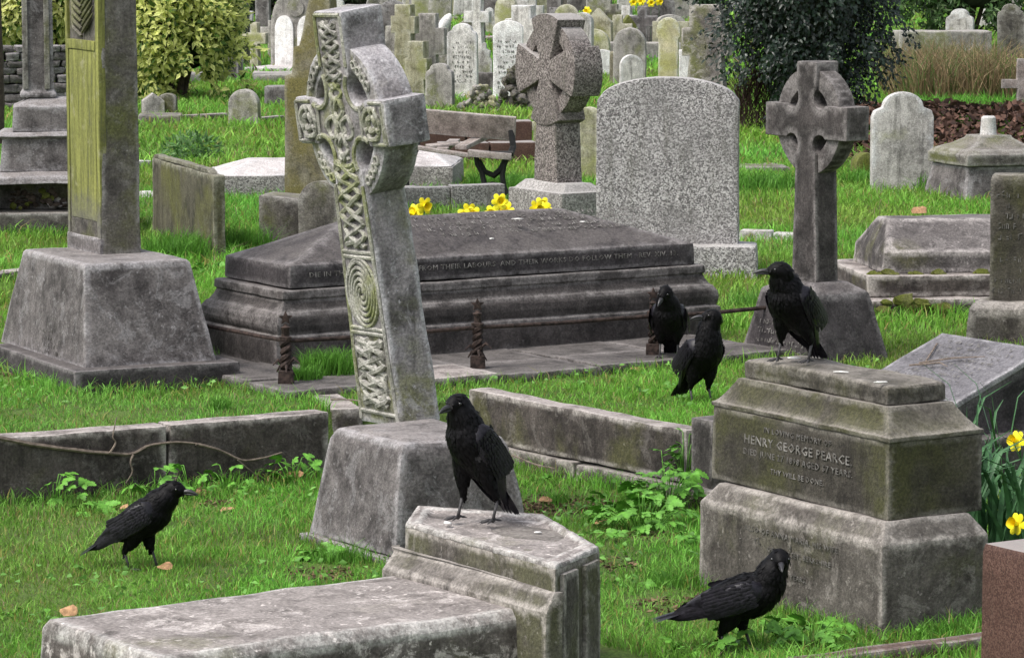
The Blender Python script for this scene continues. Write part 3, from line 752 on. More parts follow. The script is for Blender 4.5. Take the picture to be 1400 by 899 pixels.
    for i in range(4): bm.faces.new((a[i], a[(i+1)%4], b[(i+1)%4], b[i]))
    bm.faces.new(a[::-1]); bm.faces.new(b); finish(bm, 'tablet_face', M['slate'], t, .006, .04, .002)
    worn_lines(t, Vector((Ln, Wd/2, zb_))-u*.10+n*1.55, (0,-1,0), u, Wd*.8, 8, .020, .046, M['letter'], 12, depth=.0006, fill=.75, taper=.3)
    bm = BM(); box(bm, -.12, Ln+.2, -.12, Wd+.1, -.02, .24); finish(bm, 'step', M['dark'], t, .01, .08, .004)
    foot(q2+Vector((.1,.45,0)), .35, .42, th)
    P = [Vector((.26,.5,0)), Vector((.15,.42,0)), Vector((.20,.30,0))]
    def on(x, y, h=.0): return Vector((x, y, za+(zb_-za)*x/Ln)) + n*1.5 + Vector((0,0,h))
    for k, pts in enumerate((((.38,.60),(.24,.50),(.20,.46)), ((.20,.50),(.28,.36),(.33,.20)), ((.16,.52),(.22,.38),(.20,.30)))):
        bm = BM(); tube(bm, [t.matrix_basis.to_3x3() @ Vector((0,0,0)) + on(a, b, .006+.006*k) for a, b in pts], [.0045,.004,.002], 5)
        o = finish(bm, 'dry_stalk', M['twig'], None, 0, 0, .001); o.location = t.location; o.rotation_euler = t.rotation_euler
        tag(o, ('short upper', 'long middle', 'thin lower')[k]+' dry stalk lying on the sloping grey tablet', 'stalk', 'dry stalks on the tablet')
    # red granite block, bottom right corner
    L = G(1343, 742, .545); ex, ey = Vector((math.cos(TH), math.sin(TH), 0)), Vector((-math.sin(TH), math.cos(TH), 0))
    b_, a_ = .55, .5; c = L - ey*b_/2 + ex*a_/2
    t = thing('granite_block', 'red brown polished granite block at the right edge with purple grey top', 'block', (c.x, c.y, 0), TH); foot(c, a_/2, b_/2, TH)
    bm = BM(); tiers(bm, [(-.05, a_/2, b_/2), (.52, a_/2, b_/2), (.545, a_/2-.006, b_/2-.006)]); finish(bm, 'block_body', M['redgranite'], t, .006, .08, .001)
M['slate'] = stone('grey_tablet_slate', (.075,.073,.08), (.13,.128,.14), top=(.17,.168,.18), top_amt=.6, lichen=.2, lcol=(.30,.30,.31), streak=.1)
inscribed()
# ================================================================== other graves
def outline(kind, w, h):
    a = w/2; P = [(-a, 0), (a, 0)]; D = math.radians
    def arc(cx, cz, r, a0, a1, n=10, rz=None): return [(cx+r*math.cos(D(a0+(a1-a0)*i/n)), cz+(rz or r)*math.sin(D(a0+(a1-a0)*i/n))) for i in range(n+1)]
    if kind == 'round': P += arc(0, h-a, a, 0, 180, 16)
    elif kind == 'low': P += arc(0, h-w*.28, a, 0, 180, 16, w*.28)
    elif kind == 'segment': 
        r = w*.16; P += [(a, h-r)] + arc(0, h-r, a*.97, 0, 180, 18, r)[1:-1] + [(-a, h-r)]
    elif kind == 'gothic':
        z = h-w*.85; P += [(a*math.cos(D(t_))**.9 if t_ < 90 else 0, z+(h-z)*math.sin(D(t_))**.8) for t_ in range(0, 91, 10)]; P += [(-x, z_) for x, z_ in P[2:-1][::-1]]
    elif kind == 'shoulder':
        s = a*.66; z = h-s*1.0-.02; P += [(a, z-.02), (a*.93, z+.03), (s, z+.06)] + arc(0, z+.06, s, 8, 172, 14, h-z-.06) + [(-s, z+.06), (-a*.93, z+.03), (-a, z-.02)]
    elif kind == 'bulb':
        s = a*1.0; z = h-w*.95; P = [(-a*.86, 0), (a*.86, 0), (a*.86, z), (a*1.06, z+w*.14)] + arc(0, z+w*.42, a*1.0, 10, 170, 12, w*.52) + [(-a*1.06, z+w*.14), (-a*.86, z)]
    elif kind == 'peak': P += [(a, h*.72), (0, h), (-a, h*.72)]
    elif kind == 'scroll':
        P += [(a, h*.55), (a*.7, h*.62), (a*.75, h*.75), (a*.3, h*.8)] + arc(0, h*.88, a*.3, -20, 200, 8) + [(-a*.3, h*.8), (-a*.75, h*.75), (-a*.7, h*.62), (-a, h*.55)]
    else: P += [(a, h), (-a, h)]
    return P
def fg(px, py, z=.25): p = G(px, py, z); return p
def stone_thing(name, label, cat, x0, x1, yt, yb, kind, mat, thick=.1, rot=0, lean=0, group=None, lines=0, cell=.09, panel=None, tilt=0, base=None):
    p = fg((x0+x1)/2, yb); s = pxm(p); r = math.radians(rot)
    w = (x1-x0)/s; w = max(.06, (w - thick*abs(math.sin(r)))/max(.25, math.cos(r)))
    h = zat(p, yt) - p.z
    t = thing(name, label, cat, (p.x, p.y, .25), r, group); foot(p, w/2, thick/2, r)
    L = Matrix.Rotation(math.radians(lean), 4, 'Y') @ Matrix.Rotation(math.radians(tilt), 4, 'X')
    o_ = outline(kind, w, h) if isinstance(kind, str) else kind
    o_ = [(x, z-(.06 if z == 0 else 0)) for x, z in o_]
    bm = BM(); slab(bm, o_, thick); bm.transform(L); finish(bm, 'headstone' if kind != 'box' else 'block_body', mat, t, min(.012, thick*.12), cell, .004, 8)
    if panel:      # sunk or raised tablet in another stone
        bm = BM(); po = [(x*.72, .12*h + z*.74) for x, z in outline(panel[0], w, h)]; slab(bm, po, .02, -thick/2); bm.transform(L); finish(bm, 'inset_panel', panel[1], t, .003, .12, .001)
    if lines: worn_lines(t, L @ Vector((0, -thick/2-.003, h*.74)), (1,0,0), L.to_3x3() @ Vector((0,0,1)), w*.72, lines, h*.03, h*.062, M['lettergrey'], int(x0), depth=.003, fill=.75, taper=.3)
    if base:
        bm = BM(); tiers(bm, [(-.05, w/2*base[0], base[2]), (base[1], w/2*base[0], base[2])]); finish(bm, 'base_stone', base[3] if len(base) > 3 else mat, t, .012, .09, .004)
    return t, w, h
def cross_thing(name, label, x0, x1, yt, yb, mat, thick=.12, rot=-20, zfrac=.66, aw=.1, rng=None, base=None, r=0, flare=0, stem=None, lean=0, cat='cross', group=None):
    p = fg((x0+x1)/2, yb); s = pxm(p); rr = math.radians(rot); h = zat(p, yt)-p.z
    span = max(.08, ((x1-x0)/s - thick*abs(math.sin(rr)))/max(.3, math.cos(rr))/2)
    t = thing(name, label, cat, (p.x, p.y, .25), rr, group); foot(p, .2, .1, rr)
    hb = stem or aw*.6; L = Matrix.Rotation(math.radians(lean), 4, 'Y')
    bm = BM(); slab(bm, cross_outline(hb*1.25, hb, h*zfrac, h, aw/2, span, r, 0, flare), thick); bm.transform(L @ Matrix.Translation((0,0,-.02))); finish(bm, 'cross_shaft', mat, t, min(.01, thick*.1), .08, .004)
    if rng:
        bm = BM(); ring(bm, h*zfrac, rng[0], rng[1], thick*.75, 32); bm.transform(L); finish(bm, 'cross_ring', mat, t, .004, .08, .003)
    if base:
        for k, (w_, z0, z1) in enumerate(base):
            bm = BM(); tiers(bm, [(z0, w_, w_*.8), (z1, w_*.93, w_*.74)]); finish(bm, 'base_step', mat, t, .012, .09, .004)
    return t
def middle():
    # rough granite headstone right of the coped tomb
    p = fg(905, 372); s = pxm(p)
    t, w, h = stone_thing('granite_headstone', 'large rough grey speckled granite headstone with gently arched top', 'headstone', 815, 1010, 105, 376, 'segment', M['granite'], .16, -6, cell=.07)
    bm = BM(); box(bm, -w/2+.12, w/2+.12, -.2, .16, -.06, .20); finish(bm, 'base_stone', M['granite'], t, .015, .07, .008)
    # ringed cross with lettered pedestal
    c, hx, hy = place((1118, 501), 1008, 1220, .25)
    t = thing('ringed_cross', 'plain dark ringed cross on a tapering pedestal lettered in white, behind the largest crow', 'cross', (c.x, c.y, .25), TH); foot(c, hx, hy, TH)
    zt = zat(c-Vector((0,.25,0)), 404)-.25; zt2 = zat(c, 383)-.25
    tx = hx*.72; ty = hy*.68
    bm = BM(); tiers(bm, [(-.05, hx, hy), (zt, tx, ty), (zt+.01, tx-.01, ty-.01), (zt2, tx*.62, ty*.55)]); finish(bm, 'pedestal', M['darkp'], t, .008, .05, .003)
    sl = (hx-tx)/zt; z = zt-.07
    worn_lines(t, (-tx-(zt-z)*sl-.003, 0, z), (0,-1,0), (sl,0,1), ty*1.35, 2, .022, .05, M['letter'], 5, fill=.9, taper=.4)
    worn_lines(t, (-tx-(zt-z+.1)*sl-.003, 0, z-.1), (0,-1,0), (sl,0,1), ty*1.7, 4, .022, .047, M['letter'], 6, fill=1)
    H = zat(c, 78)-.25; zc = zat(c, 160)-.25
    p2 = pxm(c)
    MM = Matrix.Translation((0,0,zt2-.02)) @ Matrix.Rotation(-math.pi/2, 4, 'Z')
    out = cross_outline(.105, .085, zc-zt2, H-zt2, .085, .345, .055)
    bm = BM(); slab(bm, out, .14); bm.transform(MM); finish(bm, 'cross_shaft', M['darkp'] if 0 else M['dark'], t, .008, .06, .003)
    bm = BM(); ring(bm, zc-zt2, .178, .272, .10); bm.transform(MM); finish(bm, 'cross_ring', M['dark'], t, .006, .06, .003)
    # right edge headstone on rough base
    p = G(1350, 416, .47); c, hx, hy = place2((1352, 418), 1480, .45, math.radians(-12), .09)
    t = thing('lettered_headstone', 'dark square-topped headstone with rows of letters, on a rough light base at the right edge', 'headstone', (c.x, c.y, .25), math.radians(-12)); hy = .09; foot(c, hx+.1, .2, math.radians(-12))
    hh = zat(c, 238)-.25
    bm = BM(); tiers(bm, [(.2, hx, hy), (hh-.03, hx, hy), (hh, hx-.01, hy-.02)]); finish(bm, 'headstone', M['pearce'], t, .008, .06, .003)
    bm = BM(); tiers(bm, [(-.05, hx+.11, hy+.12), (.19, hx+.10, hy+.11), (.225, hx+.06, hy+.07)]); finish(bm, 'base_stone', M['plinth'], t, .015, .05, .009)
    worn_lines(t, (0, -hy-.002, hh-.12), (1,0,0), (0,0,1), hx*1.8, 5, .028, .055, M['lettergrey'], 21, fill=.7, taper=.25)
    worn_lines(t, (0, -hy-.002, hh-.46), (1,0,0), (0,0,1), hx*1.85, 4, .026, .055, M['lettergrey'], 22, fill=.7, taper=.1)
    # low coped tomb with steps
    c, hx, hy = place2((1165, 436), 1530, .25, math.radians(8), .62)
    th = math.radians(8)
    t = thing('coped_tomb', 'low grey coped tomb on two mossy steps, behind the ringed cross', 'tomb', (c.x, c.y, .25), th); hy = .62; foot(c, hx, hy, th)
    def zz(y, dy=0): return zat(c-Vector((0, hy-dy, 0)), y)-.25
    z1, z2, z3, z4 = zz(408), zz(376, .1), zz(345, .2), zat(c, 296)-.25
    for a, b, e in ((-.05, z1, 0), (z1+.002, z2, .12)):
        bm = BM(); tiers(bm, [(a, hx-e, hy-e), (b, hx-e, hy-e)]); finish(bm, 'step', M['kerb'], t, .012, .08, .006)
    bm = BM(); e = .24
    a = [bm.verts.new((sx*(hx-e), sy*(hy-e), z2+.002)) for sx, sy in ((-1,-1),(1,-1),(1,1),(-1,1))]; b = [bm.verts.new((sx*(hx-e-.01), sy*(hy-e-.01), z3)) for sx, sy in ((-1,-1),(1,-1),(1,1),(-1,1))]
    d = [bm.verts.new((sx*(hx-e-.09), sy*(hy-e-.24), z4)) for sx, sy in ((-1,-1),(1,-1),(1,1),(-1,1))]
    for r0, r1 in ((a, b), (b, d)):
        for i in range(4): bm.faces.new((r0[i], r0[(i+1)%4], r1[(i+1)%4], r1[i]))
    bm.faces.new(a[::-1]); bm.faces.new(d); finish(bm, 'coped_lid', M['greydark'], t, .01, .06, .006)
    rn = random.Random(3)
    for k in range(44):
        bm = BM(); bmesh.ops.create_icosphere(bm, subdivisions=2, radius=rn.uniform(.018,.05)); x = rn.choice((rn.uniform(-.6,-.2), rn.uniform(0,.45), rn.uniform(.5,hx-.3)))
        for v in bm.verts: v.co *= 1+.6*noise.noise(v.co*30)
        lev = rn.random() < .6
        bm.transform(Matrix.Translation((x, -hy+(.12 if lev else 0)-.012+(.11 if lev and 0 else 0)+(.10 if lev else 0), (z2 if lev else z1)+.0 if lev else rn.uniform(.02, z1))) @ Matrix.Diagonal((1.3,.5,.7,1)))
        finish(bm, 'moss_cushion', M['moss'], t, 0, 0, .004, 40)
    # stepped block tomb left, seen along its long face (209-308)
    th = TH; c, hx, hy = place((293, 356), 209, 309, .25, math.radians(18))
    # long face recedes to the left
    t = thing('box_headstone', 'olive brown upright stone box seen end on, between the tall shaft and the coped tomb', 'headstone', (c.x, c.y, .25), math.radians(18)); foot(c, hx, hy, math.radians(18))
    h = zat(G(293,356,.25), 240)-.25
    bm = BM(); tiers(bm, [(-.06, hx, hy), (h-.01, hx, hy), (h, hx-.008, hy-.01)]); finish(bm, 'block_body', M['darkolive'], t, .008, .07, .005)
    bm = BM(); tiers(bm, [(h+.001, hx*.75, hy*.93), (h+.028, hx*.7, hy*.84)], -hx*.15, .08); finish(bm, 'cap_slab', M['darkolive'], t, .006, .07, .005)
    # low stones behind the coped tomb
    c, hx, hy = place2((354, 340), 432, .25, math.radians(-10), .2)
    t = thing('low_block_tomb', 'low brown block tomb with slanting top next to a small round moss edged stone', 'tomb', (c.x, c.y, .25), math.radians(-10)); h = zat(c, 268)-.25; foot(c, hx, .2, 0)
    bm = BM(); slab(bm, [(-hx,-.05),(hx,-.05),(hx,h-.02),(-hx,h+.02)], .4); finish(bm, 'block_body', M['greymoss'], t, .01, .08, .005)
    stone_thing('small_headstone', 'small dark round topped stone with green edge behind the coped tomb peak', 'headstone', 408, 476, 247, 345, 'round', M['greymoss'], .14, -18)
    # big lichen brown cross shaft behind the carved cross
    p = fg(432, 300)
    t = thing('lichen_cross', 'broad olive brown stone cross rising out of frame behind the carved Celtic cross', 'cross', (p.x, p.y, .25), math.radians(-12)); foot(p, .25, .12, 0)
    s = pxm(p); z = lambda y: zat(p, y)-.25
    o_ = [(-40/s,-.05), (36/s,-.05), (32/s, z(120)), (26/s, z(0)), (26/s, z(-60)), (70/s, z(-60)), (70/s, z(-110)), (24/s, z(-110)), (22/s, z(-170)), (-8/s, z(-170)), (-8/s, z(-110)), (-50/s, z(-110)), (-50/s, z(-60)), (-4/s, z(-60)), (-4/s, z(0)), (-18/s, z(62)), (-26/s, z(64)), (-28/s, z(100)), (-38/s, z(104)), (-39/s, z(180))]
    bm = BM(); slab(bm, o_, .2); finish(bm, 'cross_shaft', M['olive'], t, .01, .07, .004)
    # pale granite flat tomb on the left and its mate at the centre
    for (F, Lx, Rx, yt, lab, mt, th_) in (((300, 272), 262, 470, 240, 'flat pale granite tomb with a bright top, behind the olive stone box', 'palegranite', 8), ((500, 262), 470, 619, 228, 'low granite tomb block with white pointed top left of the broken bench', 'palegranite', -4)):
        th = math.radians(th_); c, hx, hy = place(F, Lx, Rx, .25, th); hy = .55; c = G(F[0], F[1], .25)+Vector((math.cos(th)*hx-math.sin(th)*hy, math.sin(th)*hx+math.cos(th)*hy, 0))
        t = thing('flat_tomb', lab, 'tomb', (c.x, c.y, .25), th); foot(c, hx, hy, th)
        h = zat(c-Vector((0,hy,0)), yt)-.25
        bm = BM(); tiers(bm, [(-.05, hx, hy), (h, hx, hy)]); finish(bm, 'tomb_body', M[mt], t, .01, .1, .004)
        bm = BM(); tiers(bm, [(h+.001, hx-.01, hy-.01), (h+.10, hx*.45, hy*.3)]); finish(bm, 'sloping_lid', M['topstone'], t, .01, .1, .004)
    for (x0, y0, x1, y1, zt_, lab) in ((330, 268, 560, 276, .12, 'low granite kerb in front of the flat pale tomb'), (520, 292, 692, 289, .20, 'granite kerb behind the daffodils, under the broken bench')):
        a, b = fg(x0, y0), fg(x1, y1); t = thing('grave_kerb', lab, 'kerb', (a.x, a.y, .25))
        kerb_run(t, a, b, .14, -.05, zt_, M['palegranite'], 2, seed=x0)
    # speckled granite wheel cross
    c, hx, hy = place((768, 322), 695, 832, .25)
    t = thing('granite_wheel_cross', 'speckled pinkish granite wheel cross with flared arms, on a square granite base', 'cross', (c.x, c.y, .25), TH); foot(c, hx, hy, TH)
    zt = zat(c-Vector((0,.25,0)), 262)-.25; zt2 = zat(c, 247)-.25
    bm = BM(); tiers(bm, [(-.05, hx, hy), (zt, hx, hy), (zt+.002, hx-.03, hy-.03), (zt2, hx-.09, hy-.09)]); finish(bm, 'base_stone', M['palegranite'], t, .008, .08, .003)
    H = zat(c, 27)-.25; zc = zat(c, 93)-.25; hh = H-zt2; z_ = zc-zt2; MM = Matrix.Translation((0,0,zt2-.01)) @ Matrix.Rotation(-math.pi/2, 4, 'Z')
    w0, ra = .055, .40; D = math.radians
    dp = .24
    bm = BM(); slab(bm, [(-.16,0),(.16,0),(.125,z_-.36),(-.125,z_-.36)], dp*.9); bm.transform(MM); finish(bm, 'cross_shaft', M['pinkgranite'], t, .01, .08, .003)
    o_ = []
    for k in range(4):        # four flared arms
        a = D(-90+90*k)
        for i in range(9):
            q = D(-27+54*i/8); o_.append((ra*math.cos(a+q), z_+ra*math.sin(a+q)))
        o_.append((.105*math.cos(a+D(45)), z_+.105*math.sin(a+D(45))))
    bm = BM(); slab(bm, o_, dp); bm.transform(MM); finish(bm, 'flared_cross', M['pinkgranite'], t, .012, .07, .003)
    bm = BM(); ring(bm, z_, .24, .345, dp*.72); bm.transform(MM); finish(bm, 'cross_ring', M['pinkgranite'], t, .006, .08, .003)
    # pale headstone at right
    stone_thing('shouldered_headstone', 'pale streaked headstone with rounded shoulders standing in bright grass, right side', 'headstone', 1190, 1275, 125, 262, 'shoulder', M['pale'], .11, 4, lines=0)
    # pedestal with broken column
    p = fg(1350, 268); s = pxm(p)
    t = thing('broken_column', 'bell shaped stone pedestal with a broken column stump, right side before the leaf heap', 'monument', (p.x, p.y, .25), math.radians(20)); foot(p, .42, .4, .35)
    z = lambda y: zat(p, y)-.25
    bm = BM(); tiers(bm, [(-.05,.40,.38), (z(250),.37,.35), (z(228),.34,.32), (z(224),.34,.32)]); finish(bm, 'lower_block', M['grey'], t, .01, .08, .004)
    bm = BM(); tiers(bm, [(z(223),.345,.33), (z(222),.37,.35), (z(208),.37,.35), (z(202),.33,.31), (z(196),.23,.21), (z(188),.15,.14), (z(184),.14,.13)]); finish(bm, 'bell_top', M['greymoss'], t, .008, .07, .004)
    bm = BM(); lathe(bm, [(z(184),.07),(z(182),.066),(z(160),.058),(z(158),.045)], 14); finish(bm, 'column_stump', M['pale'], t, 0, .06, .004)
    stone_thing('mossy_stone', 'small moss green rounded stone left of the pale shouldered headstone', 'stone', 1163, 1200, 208, 242, 'round', M['moss'], .2, 10)
    cross_thing('wooden_cross', 'dark wooden cross at the right edge above the leaf heap', 1368, 1424, 78, 168, M['wood'], .07, 5, .62, .1, stem=.055)
    stone_thing('white_rock', 'pinkish white rock beside the dark wooden cross', 'rock', 1362, 1420, 103, 136, 'peak', M['topstone'], .3, 10)
M['darkolive'] = stone('dark_olive_stone', (.042,.040,.028), (.085,.08,.056), top=(.20,.19,.16), moss=(.10,.10,.03), moss_amt=.4, lichen=.15, lcol=(.2,.2,.16), streak=.6)
M['greydark'] = stone('grey_coped_stone', (.045,.04,.04), (.10,.092,.09), top=(.17,.158,.155), top_amt=.6, lichen=.3, lcol=(.33,.31,.30), streak=.4, moss=(.1,.1,.03), moss_amt=.15)
M['topstone'] = stone('bright_flat_stone', (.30,.285,.28), (.46,.44,.43), top=(.56,.53,.53), lichen=.3, lcol=(.55,.53,.52), streak=.3)
middle()

# ------------------------------------------------------------------ broken bench
def bench():
    p = fg(668, 276); t = thing('broken_bench', 'broken wooden park bench on black cast iron legs, slats fallen from its seat', 'bench', (p.x, p.y, .25), math.radians(-9)); foot(p, .1, .3, 0)
    s = pxm(p); R = Matrix.Rotation(math.radians(9), 3, 'Z')
    def beam(name, a, b, w, h, mat=M['wood'], roll=0):
        a, b = Vector(a), Vector(b); d = b-a; L_ = d.length; bm = BM(); box(bm, 0, L_, -w/2, w/2, -h/2, h/2)
        q = d.to_track_quat('X', 'Z'); bm.transform(Matrix.Translation(a) @ q.to_matrix().to_4x4() @ Matrix.Rotation(roll, 4, 'X'))
        return finish(bm, name, mat, t, .004, .12, .002)
    def pt(px, py, dy): # point at the bench depth offset dy (toward the back)
        r = ray(px, py); k = (p.y+dy)/r.y; v = Vector((r.x*k, r.y*k, CAMZ+r.z*k)) - Vector((p.x, p.y, .25)); return R @ v
    beam('backrest_plank', pt(560, 164, .42), pt(705, 176, .30), .035, .20, roll=.28)
    o_ = beam('seat_slat', pt(560, 200, .05), pt(645, 213, .02), .13, .03); beam('seat_slat', pt(640, 209, .0), pt(700, 214, -.02), .17, .05)
    beam('fallen_slat', pt(630, 202, .1), pt(667, 184, .6), .10, .035); beam('fallen_slat', pt(585, 200, .3), pt(628, 195, .35), .22, .02)
    beam('fallen_slat', pt(604, 205, .15), pt(622, 192, .8), .09, .03)
    # iron end frames
    for (xo, sc) in ((0, 1.0), (-.78, .95)):
        bm = BM(); r_ = .02*sc
        X = xo-.0
        def arcp(P): tube(bm, [(X+x, y, z) for x, y, z in P], r_, 6, flat=1.4)
        arcp([(-.10,-.0,.38),(-.09,0,.30),(-.055,0,.24),(-.03,0,.12),(-.06,0,0)])
        arcp([(.16,0,.38),(.13,0,.32),(.11,0,.22),(.12,0,.12),(.17,0,.03),(.22,0,-.02)])
        arcp([(-.08,0,.33),(-.03,0,.24),(.04,0,.21),(.10,0,.26),(.14,0,.34)]); arcp([(-.04,0,.12),(.03,0,.14),(.12,0,.12)])
        arcp([(-.12,0,.38),(.2,0,.385)])
        arcp([(.14,.2,.36),(.15,.30,.42),(.13,.33,.55)]); arcp([(.16,0,.38),(.14,.2,.36)])
        finish(bm, 'iron_leg', M['iron'], t, 0, 0, .001)
    # red brown kerb box behind
    for (x0, x1, y0, y1, yb, lab, nm) in ((600, 735, 196, 224, 226, 'lower red brown granite kerb block behind the broken bench', 'kerb_block'), (560, 728, 166, 194, 212, 'upper red brown kerb block behind the bench backrest', 'kerb_block')):
        a = fg(x0, yb); b = fg(x1, yb-1); q = thing(nm, lab, 'kerb', (a.x, a.y, .25)); h = zat((a+b)/2, y0)-.25; kerb_run(q, a, b, .3, -.05, h, M['redgranite'], 2, seed=y0)
bench()

# ------------------------------------------------------------------ left monument with column
def left_monument():
    th = math.radians(8); c, hx, hy = place2((-32, 324), 185, .25, th, .5)
    t = thing('column_monument', 'grey stepped monument with square column at the left edge, a planted recess in its base', 'monument', (c.x, c.y, .25), th); foot(c, hx, hy, th)
    z = lambda y, d=0: zat(c-Vector((0, hy-d, 0)), y)-.25
    bm = BM(); tiers(bm, [(-.05, hx, hy), (z(291), hx, hy)]); finish(bm, 'lower_step', M['greymoss'], t, .01, .08, .004)
    # recess block: two piers, back wall and lintel
    zb, zl, zt = z(290), z(252), z(243)
    for (x0, x1, nm) in ((-hx+.02, -hx+.13, 'side_pier'), (hx*.75, hx-.02, 'side_pier')):
        bm = BM(); box(bm, x0, x1, -hy+.05, -hy+.38, zb+.001, zl); finish(bm, nm, M['greymoss'], t, .006, .08, .003)
    bm = BM(); box(bm, -hx+.13, hx*.75, -hy+.30, hy-.04, zb+.001, zl); finish(bm, 'recess_wall', M['greymoss'], t, .004, .1, .003)
    bm = BM(); tiers(bm, [(zl+.001, hx-.03, hy-.04), (zt, hx-.05, hy-.07), (z(236, .1), hx-.14, hy-.16)]); finish(bm, 'lintel', M['grey'], t, .01, .08, .004)
    ix, iy = .11, -.02
    bm = BM(); tiers(bm, [(z(236, .1)+.001, hx-.17, hy-.2), (z(190, .2), hx-.19, hy-.22), (z(186, .2), hx-.16, hy-.19), (z(181, .2), hx-.20, hy-.23)]); finish(bm, 'middle_block', M['grey'], t, .01, .08, .004)
    bm = BM(); tiers(bm, [(z(181, .2)+.001, hx-.26, hy-.27), (z(146, .3), hx-.27, hy-.28), (z(134, .3), hx-.40, hy-.40)], -.0, 0); finish(bm, 'upper_block', M['grey'], t, .01, .08, .004)
    p = G(50, 134, 0); s = pxm(c); zz = z(134, .3)
    xx = (52 - proj((c.x, c.y, 1.5))[0])/s
    bm = BM(); w = 21/s
    prof = [(zz, w+.02, w+.02), (zz+.03, w+.02, w+.02), (zz+.05, w, w), (3.2, w*.93, w*.93)]
    tiers(bm, prof, xx, .0); finish(bm, 'column_shaft', M['grey'], t, .03, .08, .002)
    for x_ in (-w*.98, w*.4):
        bm = BM(); box(bm, xx+x_, xx+x_+w*.35, -w-.012, -w+.01, zz+.06, 3.1); finish(bm, 'column_rib', M['greymoss'], t, .005, .15, .002)
    # dead plants in the recess
    a = G(55, 288, .25+zb); t2 = thing('withered_plant', 'withered dark plant heap with pale petals in the recess of the left monument', 'plant', (a.x, a.y+.1, .25+zb))
    rn = random.Random(2)
    for k in range(60):
        bm = BM(); x, y, zq = rn.uniform(-.22,.26), rn.uniform(-.03,.05), rn.uniform(.0,.17)*(1-abs(k%10-5)/9); r_ = rn.uniform(.015,.035)
        bmesh.ops.create_icosphere(bm, subdivisions=1, radius=r_); bm.transform(Matrix.Translation((x, y, zq+.01)) @ Matrix.Rotation(rn.uniform(0,3),4,'X') @ Matrix.Diagonal((1,.35,1,1)))
        finish(bm, 'dry_leaf', M['topstone'] if (x > .05 and k % 3 == 0) else M['moss'] if k % 5 == 0 else M['bark'], t2, 0, 0, .006)
    # rubble wall behind
    a = fg(-40, 152); b = fg(118, 150); d = (b-a).normalized(); t = thing('rubble_wall', 'low rough dark rubble stone wall below the variegated shrub at the left', 'wall', (a.x, a.y, .25), math.atan2(d.y, d.x)); Ln = (b-a).length
    zt = zat(a, 66)-.25; meshes = []
    for k in range(6):
        bm = BM(); tiers(bm, [(-.5,.5,.5),(.5,.5,.5)]); o = finish(bm, 'stone', M['dark'] if k % 3 else M['grey'], t, .12, .4, .09, 2.0); meshes.append(o.data); bpy.data.objects.remove(o)
    zz = 0; r_ = 0
    while zz < zt-.02:
        hh = rn.uniform(.07,.12); x = -rn.random()*.1
        while x < Ln:
            ww = rn.uniform(.12,.26); o = link('stone', rn.choice(meshes), None, t); o.location = (x+ww/2, rn.uniform(-.02,.02), zz+hh/2); o.scale = (ww-.01, .3, hh-.008); x += ww
        zz += hh
    # dark trunk at the very edge
    p = fg(-4, 205); t = thing('dark_tree', 'nearly black tree trunk cut by the left edge', 'tree', (p.x, p.y, .25)); bm = BM(); tube(bm, [(0,0,-.1),(.01,0,.8),(-.01,0,1.7),(0,0,3.2)], [.085,.07,.065,.06], 10); finish(bm, 'trunk', M['bark'], t, 0, .1, .01)
left_monument()

